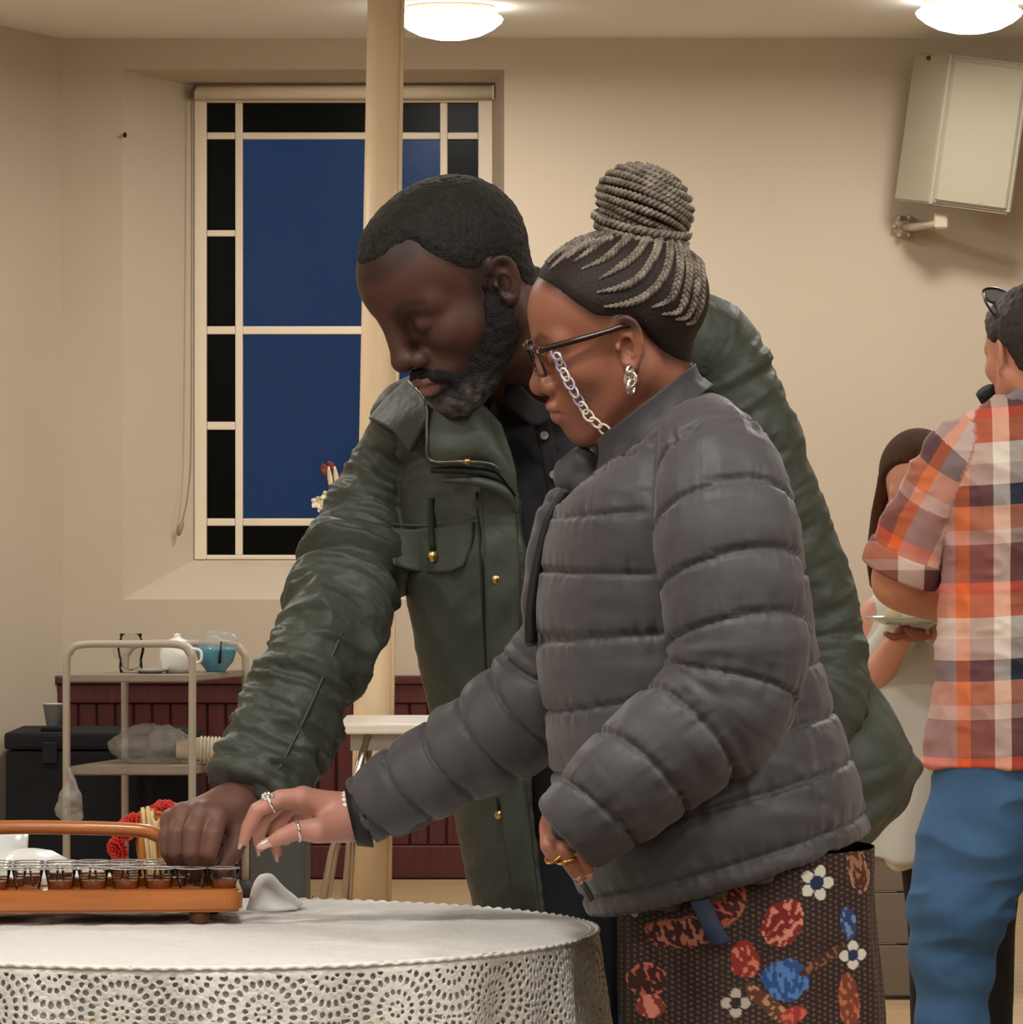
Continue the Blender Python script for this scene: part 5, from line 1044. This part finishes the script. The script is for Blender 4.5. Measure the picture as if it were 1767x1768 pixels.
patch('collar_back', [[P(1010, 520, 6.06), P(960, 480, 6.1), P(915, 457, 6.08), P(880, 470, 6.02), P(866, 520, 5.97)], [P(1040, 570, 6.08), P(975, 545, 6.12), P(925, 530, 6.1), P(880, 540, 6.04), P(855, 590, 5.97)], [P(1050, 620, 6.06), P(985, 610, 6.1), P(930, 605, 6.1), P(880, 610, 6.04), P(845, 650, 5.97)]], m_grn, mj, 30, 14, .01)
patch('shoulder_collar', [[P(706, 657, 5.93), P(735, 688, 5.86), P(742, 720, 5.83)], [P(670, 690, 5.93), P(705, 715, 5.865), P(725, 750, 5.84)], [P(640, 725, 5.93), P(680, 745, 5.87), P(710, 780, 5.85)]], m_grn, mj, 20, 20, .008)
# the tail of the jacket pushed back at his left side
patch('jacket_tail', [[P(1300, 1040, 6.12), P(1370, 1055, 6.1), P(1425, 1085, 6.1), P(1470, 1140, 6.14)], [P(1310, 1190, 6.12), P(1390, 1190, 6.08), P(1470, 1200, 6.1), P(1512, 1205, 6.16)],
      [P(1320, 1330, 6.12), P(1420, 1320, 6.06), P(1510, 1300, 6.08), P(1556, 1270, 6.16)], [P(1330, 1430, 6.12), P(1440, 1400, 6.06), P(1535, 1365, 6.1), P(1592, 1330, 6.18)], [P(1340, 1500, 6.12), P(1440, 1480, 6.07), P(1505, 1448, 6.1), P(1545, 1405, 6.16)]], m_grn, mj, 40, 40, .012,
      lambda u, v: .006 * np.sin(u * 9 + v * 7) + .003 * np.sin(v * 30 + u * 8) * (v > .6))
# ==================================================================== people further back
m_skin_p = mat('pale_pink_skin', '#c98a74', .5, spec=.4, attr=True)
YP = 9.6; HP = rot_head(152, 4, 0); sP = 1.06; oP = P(1784, 612, YP)
pm = empty('person', (P(1790, 0, YP)[0], YP, 0), 'person seen from behind in a checked orange and navy shirt and blue jeans', 'person')
gP = dict(brow=.012); nkP = (np.array(P(1806, 730, YP + .02)) - oP) @ HP / sP
def phead(q): return smin(head_sdf(q, gP), chain(q, [(-.03, 0, -.03), (-.045, 0, -.09), nkP], [.056, .056, .062]), .025)
Vh, Qh = nets(phead, (-.15, -.1, -.3), (.14, .1, .15), .004); SKP = np.array(lin('#c48a72'))
parts = [(Vh * sP @ HP.T + oP, Qh, SKP)]
arm = Limb([P(1640, 800, YP), P(1590, 900, YP + .02), P(1548, 1000, YP + .04), P(1560, 1030, YP - .02), P(1620, 1052, YP - .16), P(1680, 1058, YP - .25)], [.05, .055, .052, .052, .042, .032], [.05, .052, .05, .05, .04, .03], (1, 0, .3))
arm = Limb([P(1640, 800, YP), P(1592, 900, YP + .03), P(1553, 990, YP + .06), P(1562, 1012, YP + .1), P(1610, 1035, YP + .2), P(1660, 1050, YP + .3)], [.05, .056, .055, .055, .046, .034], [.05, .054, .054, .054, .042, .03], (1, 0, .3))
Va, Qa = nets(lambda p: arm(p)[0], (P(1480, 0, YP)[0], YP - .1, 1.0), (P(1700, 0, YP)[0], YP + .4, 1.4), .006); parts.append((Va, Qa, SKP))
hb = P(1668, 1052, YP + .33)
def phand(p):
    d = ell(p, hb, (.045, .04, .02))
    for k in range(4): d = smin(d, chain(p, [hb + (.03, -.03 + .02 * k, 0), hb + (.06, -.03 + .02 * k, .004), hb + (.08, -.03 + .02 * k, -.012)], [.01, .009, .008]), .006)
    return smin(d, chain(p, [hb + (.0, -.035, .01), hb + (.03, -.055, .018), hb + (.05, -.05, .02)], [.013, .011, .009]), .008)
Vq, Qq = nets(phand, hb - .12, hb + .12, .004); parts.append((Vq, Qq, SKP))
def pbody(p):
    cx_ = P(1812, 0, YP)[0]; d = chain(p, [(cx_, YP, 1.36), (cx_, YP, 1.1), (cx_, YP, .85)], [.09, .13, .13], .03)
    for sx in (-.095, .095): lx = cx_ + (-.195 if sx < 0 else .15); d = smin(d, chain(p, [(cx_ + sx, YP, .8), (lx, YP + .01, .45), (lx, YP + .02, .09)], [.07, .05, .045]), .03); d = smin(d, cone(p, (lx, YP + .02, .045), (lx - .02, YP + .2, .035), .045, .035), .02)
    return d
Vb, Qb = nets(pbody, (.7, YP - .2, -.01), (1.5, YP + .3, 1.5), .015); parts.append((Vb, Qb, SKP))
pb_o = joined('body', parts, m_skin_p, pm)
m_hp = mat('short_dark_brown_hair', '#2a241f', .6, bump=(400, .5, .002))
def phair(q):
    base = smin(ell(q, (-.014, 0, .04), (.103, .078, .088)), ell(q, (.03, 0, .038), (.064, .064, .062)), .03)
    base = smin(base, chain(q, [(-.03, 0, -.03), (-.045, 0, -.09)], [.056, .056]), .025)
    zl = np.interp(q[:, 0], [-.13, -.08, -.045, -.022, .0, .014, .03, .045, .07, .1], [-.06, -.05, -.035, .015, .028, .022, .03, .06, .08, .085]); return smax(base - .009, (zl - q[:, 2]) * .7, .005)
sculpt('hair', phair, (-.16, -.11, -.12), (.13, .11, .16), .004, m_hp, pm, None, HP * sP, oP, disp=lambda q: .002 * vnoise(q * 130))
sg = sub('sunglasses', tuple(P(1745, 512, YP)), pm); m_sg = mat('black_glasses_frame', '#16161a', .3); WP = lambda l: np.asarray(l) * sP @ HP.T + oP
for s in (-1, 1):
    a = np.linspace(0, 2 * math.pi, 25); tube('rim', WP(np.stack([.062 + .014 * np.sin(a), s * .036 + .03 * np.cos(a), .118 + .017 * np.sin(a)], 1)), .003, m_sg, sg, 8, None, True)
    r = WP(np.stack([.062 + .013 * np.sin(a), s * .036 + .028 * np.cos(a), .118 + .015 * np.sin(a)], 1)[:-1]); link('lens', py_mesh('lens', r, [tuple(range(24))]), mat('grey_lens', '#6a6a6a', .1, spec=.8), sg)
    tube('temple', WP([(.062, s * .066, .122), (.03, s * .082, .1), (-.01, s * .083, .06)]), .0028, m_sg, sg, 6, 12)
tube('face_mask', WP([(.1, .045, -.06), (.105, .02, -.09), (.09, 0, -.115)]), .022, mat('black_cloth', '#141416', .8), pm, 10, 12)
# checked shirt: coloured yarn stripes both ways
def plaid_mat():
    m = mat('checked_cotton', '#c08a70', .75, bump=(150, .2, .002)); nt = m.node_tree; N = nt.nodes; L_ = nt.links.new; at = N.new('ShaderNodeAttribute'); at.attribute_name = 'Col'
    sp_ = N.new('ShaderNodeSeparateXYZ'); L_(at.outputs['Vector'], sp_.inputs[0]); out = []
    for ch, per, bands in ((0, .33, ((0, '#1c2438'), (.17, '#b9b2b4'), (.24, '#c07a58'), (.42, '#e0d6c8'), (.5, '#b9a0a0'), (.68, '#d9763f'), (.76, '#8a5550'), (.9, '#d8cfc6'))),
                           (1, .35, ((0, '#232a42'), (.12, '#cdbfb8'), (.24, '#e6ddd2'), (.36, '#d87a4a'), (.5, '#e05a2a'), (.56, '#87504b'), (.78, '#c9a9a0'), (.86, '#c8805c')))):
        d = N.new('ShaderNodeMath'); d.operation = 'DIVIDE'; d.inputs[1].default_value = per; L_(sp_.outputs[ch], d.inputs[0]); f = N.new('ShaderNodeMath'); f.operation = 'FRACT'; L_(d.outputs[0], f.inputs[0])
        r = N.new('ShaderNodeValToRGB'); r.color_ramp.interpolation = 'CONSTANT'; e = r.color_ramp.elements
        while len(e) < len(bands): e.new(.5)
        for k, (p_, c_) in enumerate(bands): e[k].position = p_; e[k].color = (*lin(c_), 1)
        L_(f.outputs[0], r.inputs[0]); out.append(r.outputs[0])
    x = N.new('ShaderNodeMix'); x.data_type = 'RGBA'; x.inputs['Factor'].default_value = .5; L_(out[0], x.inputs['A']); L_(out[1], x.inputs['B'])
    y = N.new('ShaderNodeMix'); y.data_type = 'RGBA'; y.blend_type = 'OVERLAY'; y.inputs['Factor'].default_value = .22; L_(x.outputs['Result'], y.inputs['A']); L_(x.outputs['Result'], y.inputs['B'])
    L_(y.outputs['Result'], N['Principled BSDF'].inputs['Base Color']); return m
m_plaid = plaid_mat()
def plaid(u, v): return np.stack([u + 5., v + 5., np.zeros(len(u))], 1)      # yarn coordinates of the weave
cxp = P(1812, 0, YP)[0]
ts = Limb([P(1812, 690, YP + .02), P(1812, 745, YP), P(1812, 850, YP), P(1806, 1000, YP), P(1800, 1150, YP), P(1798, 1322, YP)], [.08, .175, .205, .205, .215, .238], [.07, .1, .125, .125, .13, .145], (1, 0, 0))
sh = Limb([P(1715, 748, YP), P(1655, 790, YP), P(1598, 890, YP + .03), P(1560, 975, YP + .055)], [.05, .07, .074, .075], [.05, .066, .072, .072], (1, 0, .3))
def shirt_f(p): return smin(smin(ts(p)[0], cone(p, P(1790, 700, YP), P(1670, 775, YP), .05, .06), .03), sh(p)[0], .014)
def shirt_c(V):
    dt, Lt, at = ts(V); ds, Ls, as_ = sh(V); k = ds < dt - .004
    return np.where(k[:, None], plaid(as_ * .07 + .03, -Ls + .02), plaid(V[:, 0] + .073 + .2, V[:, 2] + .03 + .01 * np.sin(V[:, 0] * 9)))
R_ = lambda a: 1 - 2 * np.abs(a)
sculpt('checked_shirt', shirt_f, (P(1470, 0, YP)[0], YP - .2, .68), (1.5, YP + .22, 1.5), .0045, m_plaid, pm, shirt_c, disp=lambda p: .006 * R_(vnoise(np.stack([p[:, 0] * 12 + p[:, 2] * 14, p[:, 1] * 8, p[:, 2] * 16], 1))) + .003 * R_(vnoise(np.stack([p[:, 0] * 30, p[:, 1] * 12, p[:, 2] * 36], 1))) - .003 * np.exp(-((ts(p)[0] - sh(p)[0]) / .006) ** 2))
c0 = sh.p[-1]; V, Q = sweep([c0 - sh.T[-1] * .03, c0 - sh.T[-1] * .004, c0 + sh.T[-1] * .02], [.083, .086, .083], 28, 10)
me = py_mesh('rolled_cuff', V, [tuple(dict.fromkeys(q)) for q in Q]); vcol(me, plaid(np.array([v[0] * .6 for v in V]) + .11, V[:, 2] * 1.3 + .1)); link('rolled_cuff', me, m_plaid, pm)
tube('shirt_collar', [P(1740, 700, YP - .03) , P(1790, 672, YP - .07), P(1830, 672, YP - .07), P(1880, 700, YP - .03)], .02, mat('collar_check_grey', '#8a7f88', .75), pm, 8, 16)
# jeans
m_jean = mat('blue_denim', '#2f557d', .8, vary=('#416992', 7, 0), bump=(500, .2, .001))
def jeans(p):
    d = None
    for pts, r in (([P(1740, 1300, YP), P(1690, 1440, YP), P(1660, 1560, YP), P(1645, 1660, YP + .02), P(1642, 1768, YP + .02), (P(1645, 0, YP)[0], YP + .02, .06)], [.135, .112, .094, .077, .066, .058]), ([P(1884, 1300, YP), P(1900, 1440, YP), P(1930, 1560, YP), P(1940, 1768, YP), (P(1940, 0, YP)[0], YP, .06)], [.15, .135, .105, .08, .06])):
        e = chain(p, pts, r, .03); d = e if d is None else smin(d, e, .015)
    return smax(d, p[:, 2] - P(0, 1295, YP)[2], .01)
sculpt('jeans', jeans, (.7, YP - .22, -.03), (1.5, YP + .25, .85), .006, m_jean, pm, disp=lambda p: .007 * R_(vnoise(np.stack([p[:, 0] * 7 + p[:, 2] * 9, p[:, 1] * 6, p[:, 2] * 11 - p[:, 0] * 4], 1))) + .004 * R_(vnoise(np.stack([p[:, 0] * 14 - p[:, 2] * 9, p[:, 1] * 9, p[:, 2] * 24], 1))) * np.exp(-((p[:, 2] - .46) / .1) ** 2) * 2)
# ---- person in white holding a plate
YG = 10.3; HG = rot_head(6, 14, 0); sG = .95; oG = P(1586, 848, YG)
pw = empty('person', (P(1580, 0, YG)[0], YG, 0), 'person with long brown hair in a white tunic, half hidden by the checked shirt', 'person')
nkG = (np.array(P(1600, 980, YG)) - oG) @ HG / sG
Vh, Qh = nets(lambda q: smin(head_sdf(q, dict(brow=.009)), chain(q, [(-.02, 0, -.03), nkG], [.05, .05]), .02), (-.14, -.1, -.26), (.14, .1, .14), .004)
SKG = np.array(lin('#d39a84')); parts = [(Vh * sG @ HG.T + oG, Qh, SKG)]
cg = P(1625, 0, YG)[0]
def gbody(p):
    d = chain(p, [(cg, YG, 1.05), (cg, YG, .8)], [.09, .1], .03)
    for sx in (-.02, .11): d = smin(d, chain(p, [(cg + sx, YG, .75), (cg + sx, YG, .4), (cg + sx, YG, .08)], [.06, .042, .035]), .03); d = smin(d, cone(p, (cg + sx, YG, .04), (cg + sx + .02, YG - .16, .03), .038, .03), .02)
    for ax_ in (-1, 1): d = smin(d, chain(p, [(cg + ax_ * .13, YG, 1.03), (cg + ax_ * .16, YG + .02, .86), P(1590 + ax_ * 30, 1095, YG - .22)], [.045, .04, .026]), .02)
    return d
Vb, Qb = nets(gbody, (cg - .3, YG - .35, -.01), (cg + .3, YG + .2, 1.2), .012); parts.append((Vb, Qb, SKG))
hq = P(1580, 1096, YG - .24)
def ghand(p):
    d = ell(p, hq, (.035, .03, .016))
    for k in range(4): d = smin(d, chain(p, [hq + (-.02, -.02 + .014 * k, 0), hq + (-.045, -.02 + .014 * k, -.006), hq + (-.06, -.018 + .014 * k, .002)], [.0085, .008, .0065]), .005)
    return smin(d, chain(p, [hq + (0, -.03, .005), hq + (-.02, -.045, .012)], [.011, .008]), .006)
Vq, Qq = nets(ghand, hq - .09, hq + .09, .004); parts.append((Vq, Qq, np.array(lin('#9a5f4c')))); joined('body', parts, m_skin_p, pw)
m_hg = mat('long_brown_hair', '#4d3120', .8, spec=.15, vary=('#3b2416', 20, .2, (6, 6, .4)), bump=(120, .5, .003, (6, 6, .3)))
def ghair(q):
    qm = q.copy(); qm[:, 1] = np.abs(qm[:, 1]); base = smin(ell(q, (-.016, 0, .042), (.108, .086, .095)), ell(q, (.028, 0, .042), (.066, .07, .066)), .03)
    zl = np.interp(q[:, 0], [-.13, .02, .045, .07, .1], [-.1, -.02, .045, .08, .095]); d = smax(base - .004, (zl - q[:, 2]) * .7, .005)
    return smin(d, chain(qm, [(.02, .078, .03), (.02, .092, -.05), (.03, .1, -.15), (.035, .1, -.21)], [.014, .016, .02, .012]), .01)
sculpt('hair', ghair, (-.16, -.13, -.24), (.13, .13, .16), .0045, m_hg, pw, None, HG * sG, oG)
m_tun = mat('white_linen_tunic', '#cfd0c6', .8)
tg = Limb([(cg, YG, 1.1), (cg, YG, 1.05), (cg - .01, YG, .9), (cg - .015, YG, .7), (cg - .02, YG, .5)], [.06, .135, .16, .165, .165], [.06, .1, .11, .12, .14], (1, 0, 0))
def tunic(p):
    d = tg(p)[0]
    for ax_ in (-1, 1): d = smin(d, chain(p, [(cg + ax_ * .11, YG, 1.04), (cg + ax_ * .155, YG + .02, .88), P(1590 + ax_ * 34, 1085, YG - .14)], [.05, .052, .042]), .02)
    return d
sculpt('tunic', tunic, (cg - .32, YG - .3, .45), (cg + .32, YG + .25, 1.16), .007, m_tun, pw, disp=lambda p: .006 * np.sin(p[:, 0] * 60 + 3 * np.sin(p[:, 2] * 5)) * np.clip((.95 - p[:, 2]) * 3, 0, 1))
def gtrs(p):
    d = None
    for sx in (-.02, .11): e = chain(p, [(cg + sx, YG, .6), (cg + sx, YG, .35), (cg + sx, YG, .07)], [.08, .052, .045]); d = e if d is None else np.minimum(d, e)
    return d
sculpt('trousers', gtrs, (cg - .22, YG - .15, -.02), (cg + .22, YG + .15, .7), .012, mat('black_trousers', '#101014', .8), pw)
# glass plate of food held in front
pc = P(1566, 1078, YG - .27)
tag(lathe('glass_plate', [(0, 0), (.05, 0), (.085, .012), (.09, .014), (.09, .017), (.084, .016), (.05, .004), (0, .004)], tuple(pc), mat('pale_green_glass_plate', '#dfe8df', .15, trans=.5, spec=.6), None, 32), 'glass plate of food held in front of the white tunic', 'plate')
for k, (dx_, dy_) in enumerate(((-.02, 0), (.015, -.02), (.02, .03))): tag(crumple('bread_piece', pc + np.array([dx_, dy_, .02]), (.026, .022, .014), 7. + k, mat('cream_bread', '#d9c9a0', .8), None, .005, .006), ('left piece of bread on the glass plate', 'front piece of bread on the glass plate', 'back piece of bread on the glass plate')[k], 'bread')
